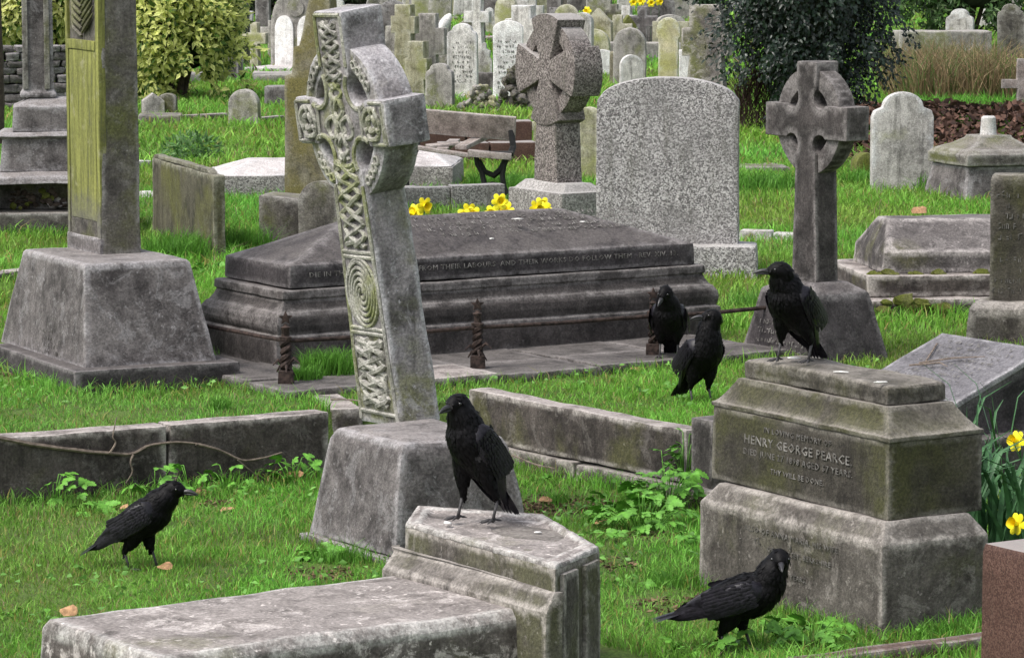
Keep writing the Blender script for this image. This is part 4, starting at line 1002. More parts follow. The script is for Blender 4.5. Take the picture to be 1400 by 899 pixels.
# ------------------------------------------------------------------ rows of graves further back
def background():
    ST, CT = stone_thing, cross_thing
    ST('round_headstone', 'small grey round topped headstone alone on the grass right of the variegated shrub', 'headstone', 312, 357, 122, 173, 'round', M['mid'], .12, -14)
    ST('broken_stone', 'pointed grey stump on a flat slab, under the variegated shrub', 'stone', 192, 226, 127, 164, 'peak', M['mid'], .2, 10)
    ST('broken_stone', 'dark rounded stump right of the pointed grey one', 'stone', 216, 242, 128, 163, 'low', M['greymoss'], .2, 0)
    ST('flat_slab', 'flat dark slab on the grass in front of the two small stumps', 'slab', 188, 250, 156, 170, 'box', M['greymoss'], .5, 4)
    ST('gothic_headstone', 'tall dark pointed headstone leaning behind the variegated shrub', 'headstone', 299, 334, 20, 112, 'gothic', M['grey'], .12, -35, lean=-3)
    ST('pillar_stone', 'mossy square pillar behind the leaning pointed headstone', 'pillar', 306, 342, 3, 94, 'box', M['greymoss'], .25, -20)
    CT('small_stone_cross', 'small pale greenish stone cross left of the arched marble monument', 331, 368, 29, 96, M['yellowmid'], .1, -25, .68, .16, stem=.06)
    t, w, h = ST('arched_monument', 'pointed arch monument with two white marble lancet panels', 'monument', 370, 446, -14, 98, 'gothic', M['mid'], .2, -16)
    for sx_ in (-.22, .22):
        bm = BM(); slab(bm, [(x+sx_*w, z+.08) for x, z in outline('gothic', w*.36, h*.62)], .03, -.12); finish(bm, 'lancet_panel', M['white'], t, .004, .1, .001)
    bm = BM(); lathe(bm, [(0, .13), (.02, .13)], 16); bm.transform(Matrix.Translation((0,-.1,h*.78)) @ Matrix.Rotation(math.pi/2, 4, 'X')); finish(bm, 'roundel', M['mid'], t, 0, 0, .001)
    bm = BM(); box(bm, -w*.55, w*.55, -1.1, -.1, -.02, .10); finish(bm, 'grave_slab', M['topstone'], t, .01, .1, .004)
    ST('dark_block', 'small dark square block on the grass below the arched monument', 'block', 362, 400, 117, 145, 'box', M['grey'], .3, -6)
    CT('tall_stone_cross', 'tall olive stone cross right of the carved cross head', 534, 574, 4, 130, M['olivemid'], .12, -30, .78, .22, stem=.12)
    CT('low_stone_cross', 'small grey cross low beside the tall olive cross', 524, 548, 34, 128, M['mid'], .1, -25, .72, .16, stem=.07)
    CT('mossy_cross', 'yellow green mossed cross with thick arms before the row of pale headstones', 553, 591, 54, 138, M['olivemid'], .16, -25, .55, .26, stem=.11)
    CT('grey_cross', 'broad grey stone cross in the row, its arms hiding the stones behind', 560, 612, 16, 128, M['mid'], .12, -20, .66, .34, stem=.12)
    CT('headed_cross', 'grey stone with a white scroll leaning on its shoulder', 584, 616, 26, 120, M['mid'], .14, -12, .72, .24, stem=.15)
    p = fg(607, 121); o = None
    bm = BM(); s = pxm(p); bmesh.ops.create_icosphere(bm, subdivisions=3, radius=1); bm.transform(Matrix.Rotation(.55, 4, 'Y') @ Matrix.Diagonal((.065, .06, .17, 1))); o = finish(bm, 'marble_scroll', M['white'], None, 0, 0, .01); o.location = (p.x, p.y-.12, zat(p, 33)); tag(o, 'bright white marble scroll leaning on top of the grey stone', 'scroll')
    ST('pale_headstone', 'large pale white streaked headstone with ogee top, left of the white marble cross', 'headstone', 611, 654, 32, 138, 'shoulder', M['pale2'], .1, -10, lines=9)
    ST('white_headstone', 'bright white lettered headstone with low arch, below the white marble cross', 'headstone', 674, 716, 28, 142, 'low', M['white'], .1, -4, lines=10)
    CT('marble_cross', 'white and grey marble cross standing above the white lettered headstone', 690, 742, 5, 128, M['white2'], .16, -28, .72, .3, stem=.14)
    ST('small_headstone', 'small greenish grey headstone with shoulders in front of the pale streaked one', 'headstone', 581, 622, 86, 150, 'shoulder', M['mid'], .13, -14)
    ST('scroll_stone', 'small scrolled headstone between the two large pale ones', 'headstone', 650, 674, 54, 118, 'scroll', M['pale'], .1, -8)
    ST('dark_block', 'dark square block at the foot of the scrolled small headstone', 'block', 651, 676, 99, 128, 'box', M['dark'], .2, -6)
    ST('round_headstone', 'low round topped mossy stone at the back, over the pale headstone gap', 'headstone', 636, 664, 22, 78, 'round', M['greymoss'], .12, -10)
    ST('round_headstone', 'cream round headstone directly behind the granite wheel cross top', 'headstone', 757, 792, 6, 84, 'round', M['yellowmid'], .12, -8)
    ST('round_headstone', 'weathered round headstone showing right of the granite wheel cross', 'headstone', 782, 812, 17, 104, 'round', M['pale'], .12, -20)
    ST('arched_headstone', 'tall grey round arched headstone behind the rough granite one', 'headstone', 838, 884, 38, 124, 'round', M['mid'], .14, -8)
    ST('white_headstone', 'smaller white arched headstone leaning before the tall grey arched one', 'headstone', 846, 880, 75, 130, 'round', M['pale2'], .1, 10)
    ST('cream_headstone', 'cream yellow headstone with bulbous head', 'headstone', 897, 930, 24, 130, 'bulb', M['yellow'], .12, -8)
    ST('white_slab', 'white slab between the cream headstone and the rustic cross', 'headstone', 928, 946, 68, 132, 'box', M['white'], .1, 0)
    CT('rustic_cross', 'rough rustic cross covered in carved ivy, right of the cream headstone', 931, 1001, 4, 138, M['rocky'], .26, -14, .62, .34, stem=.2)
    ST('mossy_gable', 'small green mossy gabled stone at the back', 'headstone', 846, 870, 20, 72, 'peak', M['moss'], .2, 10)
    ST('grey_tablet', 'small square grey tablet at the back behind the wheel cross arm', 'headstone', 818, 842, 28, 64, 'box', M['mid'], .1, 0)
    ST('box_tomb', 'low dark box tomb along the back between the grey headstones', 'tomb', 806, 930, 58, 84, 'box', M['mid'], .5, 2)
    ST('pale_tablet', 'pale marble tablet leaning at the foot of the box tomb', 'headstone', 812, 838, 68, 106, 'low', M['white'], .08, 4)
    ST('post_stone', 'olive square post beside the pale marble tablet', 'post', 833, 847, 70, 118, 'box', M['olive'], .14, -20)
    ST('dark_block', 'small dark block at the foot of the arched headstones', 'block', 846, 861, 94, 118, 'box', M['dark'], .2, 0)
    ST('leaning_headstone', 'greenish pale narrow headstone right of the wheel cross shaft', 'headstone', 790, 820, 146, 246, 'low', M['yellowmid'], .1, -8)
    CT('small_post_cross', 'small pale green post with cross arm, at the back', 728, 740, 160, 206, M['yellowmid'], .06, 0, .8, .08, stem=.03)
    # long pale tomb behind the shrub at right
    ST('long_box_tomb', 'long grey box tomb with pale lid half hidden by plants at the upper right', 'tomb', 1222, 1352, 42, 84, 'box', M['mid'], .7, 3)
    ST('tomb_lid', 'pale overhanging lid on the long grey box tomb', 'lid', 1226, 1354, 34, 43, 'box', M['pale'], .8, 3) if 0 else None
    rn = random.Random(11)
    far = [(462,488,6,50,'round','mid','round grey headstone far left of the row'),(500,520,-4,38,'gothic','greymoss','pointed mossy headstone at the far back'),(626,700,2,18,'box','grey','far low box tomb with grass around'),(656,690,-20,22,'low','grey','dark low-arched headstone far behind the white cross'),
           (712,740,-12,26,'round','greymoss','round mossy headstone far behind, right of the white cross'),(744,770,-30,24,'box','grey','tall dark square pillar at the far back'),(800,836,-20,24,'low','mid','wide low-arched stone at the far back'),(880,925,-6,60,'low','grey','dark wide headstone far back under the daffodils'),
           (895,935,20,66,'low','mid','rough grey stone behind the cream headstone'),(700,726,10,42,'box','pale','small pale block far back beside the white cross'),(560,600,-16,20,'round','grey','round dark headstone behind the grey crosses'),
           (1270,1300,-20,12,'round','mid','round grey headstone over the long tomb'),(350,372,-20,40,'low','grey','dark broad headstone behind the small greenish cross'),(596,622,-30,18,'box','olive','brownish post at the far back above the scroll'),
           (440,470,12,66,'shoulder','mid','shouldered grey headstone left of the carved cross head'),(843,868,-22,14,'round','pale','pale round headstone at the very back'),(1360,1396,-14,40,'low','mid','grey headstone in the shrubs at the upper right')]
    for x0, x1, yt, yb, k, m, lab in far:
        ST('far_headstone' if 'box' not in k else 'far_block', lab, 'headstone', x0, x1, yt, yb+6, k, M[m], .14, rn.uniform(-20, 12), cell=.2, lean=rn.uniform(-3,3))
    rows = []
    for k in range(46):
        x = [448,1000,290,1240][0] + k*12.2+rn.uniform(-7,7) if k < 40 else rn.choice((rn.uniform(285,380), rn.uniform(1215,1400)))
        yb = rn.choice((rn.uniform(14,34), rn.uniform(34,66), rn.uniform(60,92))); s_ = (yb+110)/2.23
        rows.append((x, yb, s_*rn.uniform(.38,.62), s_*rn.uniform(.5,1.0)))
    rows.sort(); names = {'pale':'pale streaked','mid':'plain grey','yellowmid':'cream coloured','pale2':'whitish','greymoss':'dark mossy','olivemid':'olive grey','grey':'dark grey','white2':'light marble'}
    shp = {'round':'round topped','low':'low arched','gothic':'pointed','shoulder':'shouldered','box':'square topped','peak':'gabled','scroll':'scrolled'}
    tens = ['', '', 'twenty', 'thirty', 'forty']; ones = ['', 'first','second','third','fourth','fifth','sixth','seventh','eighth','ninth','tenth','eleventh','twelfth','thirteenth','fourteenth','fifteenth','sixteenth','seventeenth','eighteenth','nineteenth']
    def nth(k): return ones[k] if k < 20 else (tens[k//10]+'-'+ones[k % 10] if k % 10 else {20:'twentieth',30:'thirtieth',40:'fortieth'}[k])
    for i, (x, yb, w_, h_) in enumerate(rows):
        m = rn.choice(list(names)); kd = rn.choice(list(shp)); g_ = 'headstones of the far rows'
        if rn.random() < .22: CT('far_cross', f'{names[m]} small stone cross, {nth(i+1)} from the left in the far rows', x-w_*.45, x+w_*.45, yb-h_*1.05, yb, M[m], .12, rn.uniform(-30,10), .68, .18, stem=.08, group=g_)
        else: ST('far_headstone', f'{names[m]} {shp[kd]} headstone, {nth(i+1)} from the left in the far rows', 'headstone', x-w_/2, x+w_/2, yb-h_, yb, kd, M[m], .12, rn.uniform(-25,10), cell=.25, lean=rn.uniform(-4,4), group=g_)
    for i, (x0, x1, yb, wd, m, lab) in enumerate(((238,300,112,.9,'mid','grey flat slab half hidden by the right side of the variegated shrub'),(455,520,84,.7,'kerb','dark flat slab behind the carved cross head, left'),(500,548,60,.6,'greymoss','mossy flat slab before the far dark bush'),(640,705,58,.8,'kerb','long dark slab in the far lawn over the white headstones'),(720,790,40,.7,'mid','grey flat slab far behind the wheel cross'),
                                              (604,668,30,.5,'greymoss','narrow mossy slab at the very back'),(830,900,46,.8,'kerb','dark flat slab far behind the arched headstones'),(880,960,84,.6,'mid','grey flat slab behind the cream headstone'),(1010,1080,236,.5,'greymoss','worn flat stone in the grass below the evergreen tree'),(345,400,112,1.2,'mid','grey slab in front of the arched marble monument'))):
        p = fg((x0+x1)/2, yb); w_ = (x1-x0)/pxm(p); t = thing('flat_slab', lab, 'slab', (p.x, p.y, .25), rn.uniform(-.2,.15)); bm = BM(); box(bm, -w_/2, w_/2, 0, wd, -.05, .10 if i != 8 else .05); finish(bm, 'slab_body', M[m], t, .012, .12, .006); foot(p, w_/2, wd/2, 0)
    # little kerbs on the far lawn
    for (x0, y0, x1, y1, lab, m) in ((236, 166, 312, 163, 'thin stone kerb between the shrub and the small round headstone', 'kerb'), (352, 170, 420, 166, 'thin stone kerb right of the small round headstone', 'kerb'), (636, 20, 720, 34, 'pale slanting kerb on the far lawn', 'pale'), (1010, 330, 1092, 332, 'pale kerb line in the grass left of the ringed cross', 'pale'), (190, 232, 214, 230, 'short pale kerb right of the tall shaft', 'pale'),
                                     (188, 272, 216, 274, 'second short pale kerb piece right of the tall shaft', 'pale'), (-20, 390, 60, 381, 'reddish kerb behind the tapering pedestal at left', 'kerb'), (1150, 395, 1400, 386, 'mossy kerb before the low grey coped tomb', 'kerb') ):
        a, b = fg(x0, y0), fg(x1, y1); t = thing('grave_kerb', lab, 'kerb', (a.x, a.y, .25)); kerb_run(t, a, b, .12, -.05, .07, M[m], 2, seed=x0 & 7)
    # rockery
    p = fg(656, 154); t = thing('rockery', 'heap of yellowish rough stones behind the bench', 'rockery', (p.x, p.y, .25)); foot(p, .25, .2, 0); ms = []
    for k in range(4):
        bm = BM(); bmesh.ops.create_icosphere(bm, subdivisions=2, radius=1); o = finish(bm, 'rock', M['yellowmid'] if k < 2 else M['mid'], t, 0, 0, .45, 1.2); ms.append(o.data); bpy.data.objects.remove(o)
    for k in range(70):
        a = rn.uniform(-1, 1); zz = rn.random()*(1-a*a)*.30; o = link('rock', rn.choice(ms), None, t); o.location = (a*.24, rn.uniform(-.1,.1)-(.3-zz)*.3, zz+.01); sc = rn.uniform(.022,.045); o.scale = (sc*1.3, sc, sc*.8); o.rotation_euler = (rn.random()*3, rn.random()*3, rn.random()*3)
    p = fg(702, 152); t = thing('carved_rock_base', 'dark carved rocky base with ivy, left of the granite wheel cross', 'rock', (p.x, p.y, .25)); ms = []
    for k in range(3):
        bm = BM(); bmesh.ops.create_icosphere(bm, subdivisions=2, radius=1); o = finish(bm, 'rock', M['rocky'], t, 0, 0, .5, 1.3); ms.append(o.data); bpy.data.objects.remove(o)
    for k in range(60):
        zz = rn.random()*.5; w_ = .22*(1-zz/.62); o = link('rock', rn.choice(ms), None, t); o.location = (rn.uniform(-w_, w_)+zz*.1, rn.uniform(-.1,.1), zz+.02); sc = rn.uniform(.035,.06); o.scale = (sc, sc, sc*.9); o.rotation_euler = (rn.random()*3, rn.random()*3, rn.random()*3)
M['olivemid'] = stone('olive_grey_stone', (.16,.155,.09), (.27,.26,.18), top=(.4,.38,.3), moss=(.20,.21,.07), moss_amt=.3, lichen=.4, lcol=(.33,.33,.27), streak=.6)
M['yellowmid'] = stone('greenish_cream_stone', (.22,.215,.15), (.34,.33,.25), top=(.42,.4,.33), moss=(.25,.26,.1), moss_amt=.5, lichen=.3, lcol=(.42,.41,.34), streak=.6)
M['pale2'] = stone('pale_streaked_marble', (.36,.35,.33), (.56,.55,.53), top=(.62,.6,.58), lichen=.4, lcol=(.62,.61,.6), streak=.8, moss=(.3,.31,.2), moss_amt=.25)
M['white2'] = stone('grey_white_marble', (.34,.33,.31), (.52,.51,.49), top=(.7,.7,.68), lichen=.3, lcol=(.7,.7,.68), streak=.6)
M['rocky'] = stone('rustic_carved_rock', (.10,.09,.085), (.22,.20,.19), top=(.4,.38,.36), moss=(.15,.16,.05), moss_amt=.4, lichen=.6, lcol=(.36,.34,.32), bump=1.5, edge=.7)
background()
# ================================================================== crows
def catmull(P, n=6):
    out = []
    for i in range(len(P)-1):
        a, b, c, d = P[max(i-1,0)], P[i], P[i+1], P[min(i+2, len(P)-1)]
        for k in range(n):
            t = k/n; out.append(tuple(.5*((2*b[j])+(-a[j]+c[j])*t+(2*a[j]-5*b[j]+4*c[j]-d[j])*t*t+(-a[j]+3*b[j]-3*c[j]+d[j])*t**3) for j in range(len(b))))
    out.append(P[-1]); return out
def loft(bm, pts, side0, n=16):
    """pts: (x,y,z,rw,rh); side0 a reference sideways vector"""
    rings = []; side = Vector(side0)
    for i, p in enumerate(pts):
        a = Vector(pts[max(i-1,0)][:3]); b = Vector(pts[min(i+1,len(pts)-1)][:3]); d = (b-a).normalized()
        side = (side - d*side.dot(d)).normalized(); up = d.cross(side)
        rings.append([bm.verts.new(Vector(p[:3]) + side*math.cos(2*math.pi*k/n)*p[3] + up*math.sin(2*math.pi*k/n)*p[4]) for k in range(n)])
    for a, b in zip(rings, rings[1:]):
        for k in range(n): bm.faces.new((a[k], a[(k+1)%n], b[(k+1)%n], b[k]))
    bm.faces.new(rings[0][::-1]); bm.faces.new(rings[-1])
def feather(bm, a, b, w, nrm, curve=0.0):
    a, b, nrm = Vector(a), Vector(b), Vector(nrm); d = b-a; s = d.cross(nrm).normalized(); nn = s.cross(d).normalized()
    rows = []
    for t, k in ((0,.25),(.3,.85),(.7,1.0),(.9,.75),(1,.15)):
        c = a+d*t - nn*curve*t*t
        rows.append([bm.verts.new(c - s*w*k), bm.verts.new(c+nn*w*.22*k), bm.verts.new(c + s*w*k)])
    for r0, r1 in zip(rows, rows[1:]):
        bm.faces.new((r0[0], r0[1], r1[1], r1[0])); bm.faces.new((r0[1], r0[2], r1[2], r1[1]))
def raw(bm, name, m, parent, smooth=True):
    for f in bm.faces: f.smooth = smooth
    me = bpy.data.meshes.new(name); bm.to_mesh(me); bm.free(); return link(name, me, m, parent)
def crow(label, loc, yaw, pitch, head, gaze, feet, bz=.17, sc=1.0, gaze_z=0., tail_up=0.0, wing_droop=0.0, seed=0, fat=1.1):
    """loc: ground point; yaw: heading; head (x,y,z) in the heading frame; gaze: yaw of the bill against the body"""
    t = thing('crow', label, 'crow', tuple(loc), math.radians(yaw), 'carrion crows among the graves'); t.scale = (sc, sc, sc)
    cp_, sp2 = math.cos(math.radians(pitch)), math.sin(math.radians(pitch)); rn = random.Random(seed)
    def B(x, y, z): return Vector((x*cp_ - z*sp2, y, bz + x*sp2 + z*cp_))
    H = Vector(head); gy, gzv = math.radians(gaze), gaze_z
    g = Vector((math.cos(gy)*math.cos(gzv), math.sin(gy)*math.cos(gzv), math.sin(gzv)))
    f = fat
    ch = B(.088, 0, .012)
    K = [(*B(-.150,0,.004),.014,.010),(*B(-.115,0,.0),.030*f,.026),(*B(-.06,0,-.004),.050*f,.050),(*B(.0,0,-.004),.063*f,.063),(*B(.05,0,-.002),.061*f,.063),(*ch,.050*f,.052)]
    mid = ch.lerp(H, .55); mid += Vector((-.004,0,.0))
    hd = (H-ch).normalized()
    K += [(*mid,.041*f**.5,.043), (*(H-g*.016-hd*.004),.0300,.0325), (*(H+g*.006+Vector((0,0,.002))),.0275,.0290), (*(H+g*.024),.0190,.0195), (*(H+g*.036+Vector((0,0,-.002))),.011,.012)]
    bm = BM(); loft(bm, catmull(K, 6), (0,1,0))
    for i, sg in enumerate((-1, 1)):     # feathered thighs
        ft = Vector((feet[i][0], feet[i][1], 0)); an = ft + Vector((-.020,-.0*sg,.062)); hip = B(-.015, sg*.036, -.030)
        loft(bm, catmull([(*(hip+Vector((0,0,.02))),.034,.036),(*hip.lerp(an,.35),.026,.029),(*hip.lerp(an,.75),.014,.016),(*an,.0065,.007)], 4), (0,1,0), 10)
    me = bpy.data.meshes.new('tmp'); bm.to_mesh(me); bm.free(); o = bpy.data.objects.new('tmp', me); C.objects.link(o)
    md = o.modifiers.new('r', 'REMESH'); md.mode = 'VOXEL'; md.voxel_size = .0045; ms = o.modifiers.new('s', 'SMOOTH'); ms.iterations = 5; ms.factor = .5
    dg = bpy.context.evaluated_depsgraph_get(); dg.update(); body = bpy.data.meshes.new_from_object(o.evaluated_get(dg)); bpy.data.objects.remove(o)
    body.name = 'body'; body.polygons.foreach_set('use_smooth', [True]*len(body.polygons)); body.materials.clear()
    link('body', body, M['feather'], t)
    # ruffled small feathers all over, lying towards the tail
    bm = BM(); back = (B(-1,0,0)-B(0,0,0)).normalized(); ps = body.polygons; nps = len(ps)
    up_n = (H-ch).normalized()
    for _ in range(1500):
        q = ps[rn.randrange(nps)]; c = q.center; n = q.normal
        if (c-H).length < .045 and rn.random() < .8: continue
        if c.z < .085 and rn.random() < .3: continue
        dirn = back if (c-B(0,0,0)).dot(up_n) < .06 else -up_n
        if c.z < bz-.06: dirn = Vector((-.3,0,-1)).normalized()
        d = dirn - n*dirn.dot(n)
        if d.length < .2: continue
        d.normalize(); L_ = rn.uniform(.012,.022); a = Vector(c)+n*.0006
        feather(bm, a, a+d*L_+n*rn.uniform(.0005,.003), rn.uniform(.003,.0055), n)
    o = raw(bm, 'small_feathers', M['feather'], t); o['kind'] = 'stuff'
    # closed wings
    for sg in (-1, 1):
        wd = wing_droop
        K = [(*B(.082, sg*.040*f,.018),.006,.012),(*B(.055, sg*.058*f,.014),.011,.034),(*B(0, sg*.066*f,.006-wd*.2),.012,.044),(*B(-.06, sg*.056*f,.004-wd*.5),.010,.040),(*B(-.115, sg*.036*f,.006-wd*.8),.007,.026),(*B(-.16, sg*.022,.006-wd),.004,.012)]
        bm = BM(); loft(bm, catmull(K, 5), (0,1,0), 12); w_ = raw(bm, 'wing', M['plume'], t)
        for k in range(7):      # long flight feathers
            q = k/6
            bm = BM(); feather(bm, B(-.02-.03*q, sg*(.076-.014*q)*f, -.022+.045*q-wd*.4), B(-.165-.055*(1-abs(q-.35)), sg*(.020-.006*q), -.012+.022*q-wd), .0095, (0, sg, .25), .002); raw(bm, 'flight_feather', M['plume'], w_)
        bm = BM()
        for row in range(9):
            for j in range(9):
                x = .06-.0155*row+rn.uniform(-.003,.003); z = -.034+.0088*j+rn.uniform(-.002,.002); yy = (.0800-.16*abs(x-.01)**1.3-9*z*z)*f+.0012*row
                a = B(x, sg*yy, z+.008); b = B(x-.027, sg*(yy-.004), z+.006); feather(bm, a, b, .0066, (0, sg, .1), -.002)
        o = raw(bm, 'covert_feathers', M['plume'], w_); o['kind'] = 'stuff'
    tl = .165
    tr = bpy.data.objects.new('tail', None)
    bm = BM(); feather(bm, B(-.10,0,.008), B(-.10-tl,0,.002+tail_up), .012, B(0,0,1)-B(0,0,0)); tail = raw(bm, 'tail', M['plume'], t)
    for k in range(-3, 4):
        if k:
            bm = BM(); feather(bm, B(-.10, k*.004, .006-abs(k)*.001), B(-.10-tl+abs(k)*.004, k*.011, .0-abs(k)*.002+tail_up), .0105, B(0,0,1)-B(0,0,0)); raw(bm, 'tail_feather', M['plume'], tail)
    # bill, bristles, eyes
    s = g.cross(Vector((0,0,1))).normalized(); u = s.cross(g).normalized()
    hb = H+g*.030+u*-.002
    bm = BM(); loft(bm, catmull([(*hb,.0105,.0085),(*(hb+g*.018+u*.0025),.0085,.0082),(*(hb+g*.036+u*.0005),.0055,.0060),(*(hb+g*.050-u*.004),.0025,.0026),(*(hb+g*.054-u*.007),.0006,.0006)], 4), tuple(s), 10)
    bk = raw(bm, 'beak', M['beak'], t)
    bm = BM(); loft(bm, catmull([(*(hb-u*.007),.008,.0045),(*(hb+g*.022-u*.0065),.0065,.0042),(*(hb+g*.043-u*.0065),.003,.0022),(*(hb+g*.047-u*.007),.0006,.0006)], 4), tuple(s), 10); raw(bm, 'lower_bill', M['beak'], bk)
    bm = BM()
    for k in range(16): 
        a = hb + s*rn.uniform(-.009,.009)+u*rn.uniform(-.002,.008)-g*.004; feather(bm, a, a+g*.018+u*rn.uniform(-.002,.001), .0014, u)
    o = raw(bm, 'nostril_bristles', M['feather'], bk); o['kind'] = 'stuff'
    for sg in (-1, 1):
        bm = BM(); bmesh.ops.create_uvsphere(bm, u_segments=12, v_segments=8, radius=.0052); bm.transform(Matrix.Translation(H+g*.0125+s*sg*.0235+u*.006)); raw(bm, 'eye', M['eye'], t)
    # scaly legs with toes
    for i, sg in enumerate((-1, 1)):
        ft = Vector((feet[i][0], feet[i][1], .004)); an = ft + Vector((-.020,0,.062))
        bm = BM(); tube(bm, [an+Vector((0,0,.006)), an.lerp(ft,.5)+Vector((.002,0,0)), ft+Vector((0,0,.004))], [.0055,.0042,.0052], 8)
        lg = raw(bm, 'leg', M['leg'], t)
        for ta, tl_ in ((-.45,.034),(0,.040),(.45,.034),(math.pi,.026)):
            e = Vector((math.cos(ta), math.sin(ta), 0)); bm = BM()
            tube(bm, [ft, ft+e*tl_*.35+Vector((0,0,.006)), ft+e*tl_*.7+Vector((0,0,.0025)), ft+e*tl_+Vector((0,0,.0015)), ft+e*(tl_+.010)-Vector((0,0,.002))], [.0045,.0042,.0038,.003,.0006], 6); raw(bm, 'toe', M['leg'], lg)
    return t
def crows():
    p = G(194, 779, gz(*G(194,779)[:2]))
    crow('crow walking on the grass in profile, bill to the right, before the low kerb wall', p, -14, 31, (.125,0,.284), -4, [(-.035,-.028),(.045,.03)], .180, 1.12, gaze_z=-.08, seed=1)
    q = G(650, 712, .502)
    crow('upright crow on the broken pedestal of the pale ledger tomb, breast to the front', q, 222, 54, (.074,-.0,.352), 12, [(.02,-.055),(-.02,.055)], .215, 1.13, gaze_z=-.12, wing_droop=.01, seed=2, fat=1.0)
    p = G(958, 553, .25)
    crow('crow looking back over its shoulder on the raised grass plot by the black post', p, -62, 44, (.075,.0,.362), -112, [(.0,-.038),(.01,.042)], .195, 1.16, gaze_z=-.04, seed=3)
    p = G(914, 489, .30)
    crow('smaller crow with dipped bill at the last railing post before the big coped tomb', p, 262, 44, (.105,-.01,.305), -22, [(-.0,-.04),(.0,.04)], .175, 1.10, gaze_z=-.6, seed=4)
    p = G(1084, 495, .867)
    crow('largest crow, standing on the cap of the inscribed sandstone pedestal, bill to the left', p, 232, 48, (.095,-.0,.320), -50, [(.01,-.055),(-.02,.05)], .19, 1.08, gaze_z=-.02, seed=5, fat=1.12)
    p = G(1010, 893, gz(*G(1010,893)[:2]))
    crow('long backed crow in the weeds before the inscribed pedestal, head turned', p, -12, 17, (.118,-.01,.278), -78, [(-.03,-.035),(.03,.035)], .165, 1.19, gaze_z=-.15, seed=6, fat=1.1)
crows()

# ================================================================== plants one can pick out
def leaf_mesh(name, seed, L_=.06):
    """divided herb leaf: three toothed lobes on a stalk"""
    rn = random.Random(seed); bm = BM()
    for ang, ln, off in ((0, 1, .35), (.95, .8, .22), (-.95, .8, .22)):
        d = Vector((math.cos(ang), math.sin(ang), 0)); s = Vector((-d.y, d.x, 0)); o = Vector((L_*off, 0, 0)); ll = L_*ln*.62
        prof = [(0,.04),(.18,.30),(.25,.18),(.42,.42),(.5,.26),(.66,.34),(.74,.18),(.88,.18),(1,.0)]
        mid = [bm.verts.new(o+d*ll*a+Vector((0,0,-.25*ll*a*a))) for a, _ in prof]
        for sg in (-1, 1):
            e = [bm.verts.new(o+d*ll*(a+.05*(w>.2))+s*sg*ll*w+Vector((0,0,-.25*ll*a*a+.10*ll*w))) for a, w in prof]
            for i in range(len(prof)-1):
                f = (mid[i], mid[i+1], e[i+1], e[i]) if sg > 0 else (mid[i], e[i], e[i+1], mid[i+1]); bm.faces.new(f)
    tube(bm, [(0,0,0),(L_*.2,0,0),(L_*.36,0,0)], L_*.02, 4)
    me = bpy.data.meshes.new(name); bm.to_mesh(me); bm.free(); me.materials.append(M['herb']); return me
HERB = [leaf_mesh('leaf', i) for i in range(3)]
def herb(label, px, py, z, n, spread, hgt, size=1.0, seed=0):
    p = G(px, py, z) if z is not None else G(px, py, 0); t = thing('cow_parsley', label, 'plant', tuple(p)); rn = random.Random(seed+px)
    for k in range(n):
        a = rn.uniform(0, 6.28); r = spread*rn.random()**.6; h = hgt*(rn.uniform(.3, 1))*(1-.5*r/spread)
        b = Vector((r*math.cos(a), r*math.sin(a)*.8, h)); bm = BM(); tube(bm, [(b.x*.3, b.y*.3, -.01), (b.x*.7, b.y*.7, h*.7), tuple(b)], .0022, 4)
        st = raw(bm, 'stem', M['herb'], t)
        l = link('leaf', rn.choice(HERB), None, st); l.location = b; l.rotation_euler = (rn.uniform(-.2,.9), rn.uniform(-.5,.5), a+rn.uniform(-.8,.8)); s_ = size*rn.uniform(.7,1.35); l.scale = (s_, s_, s_)
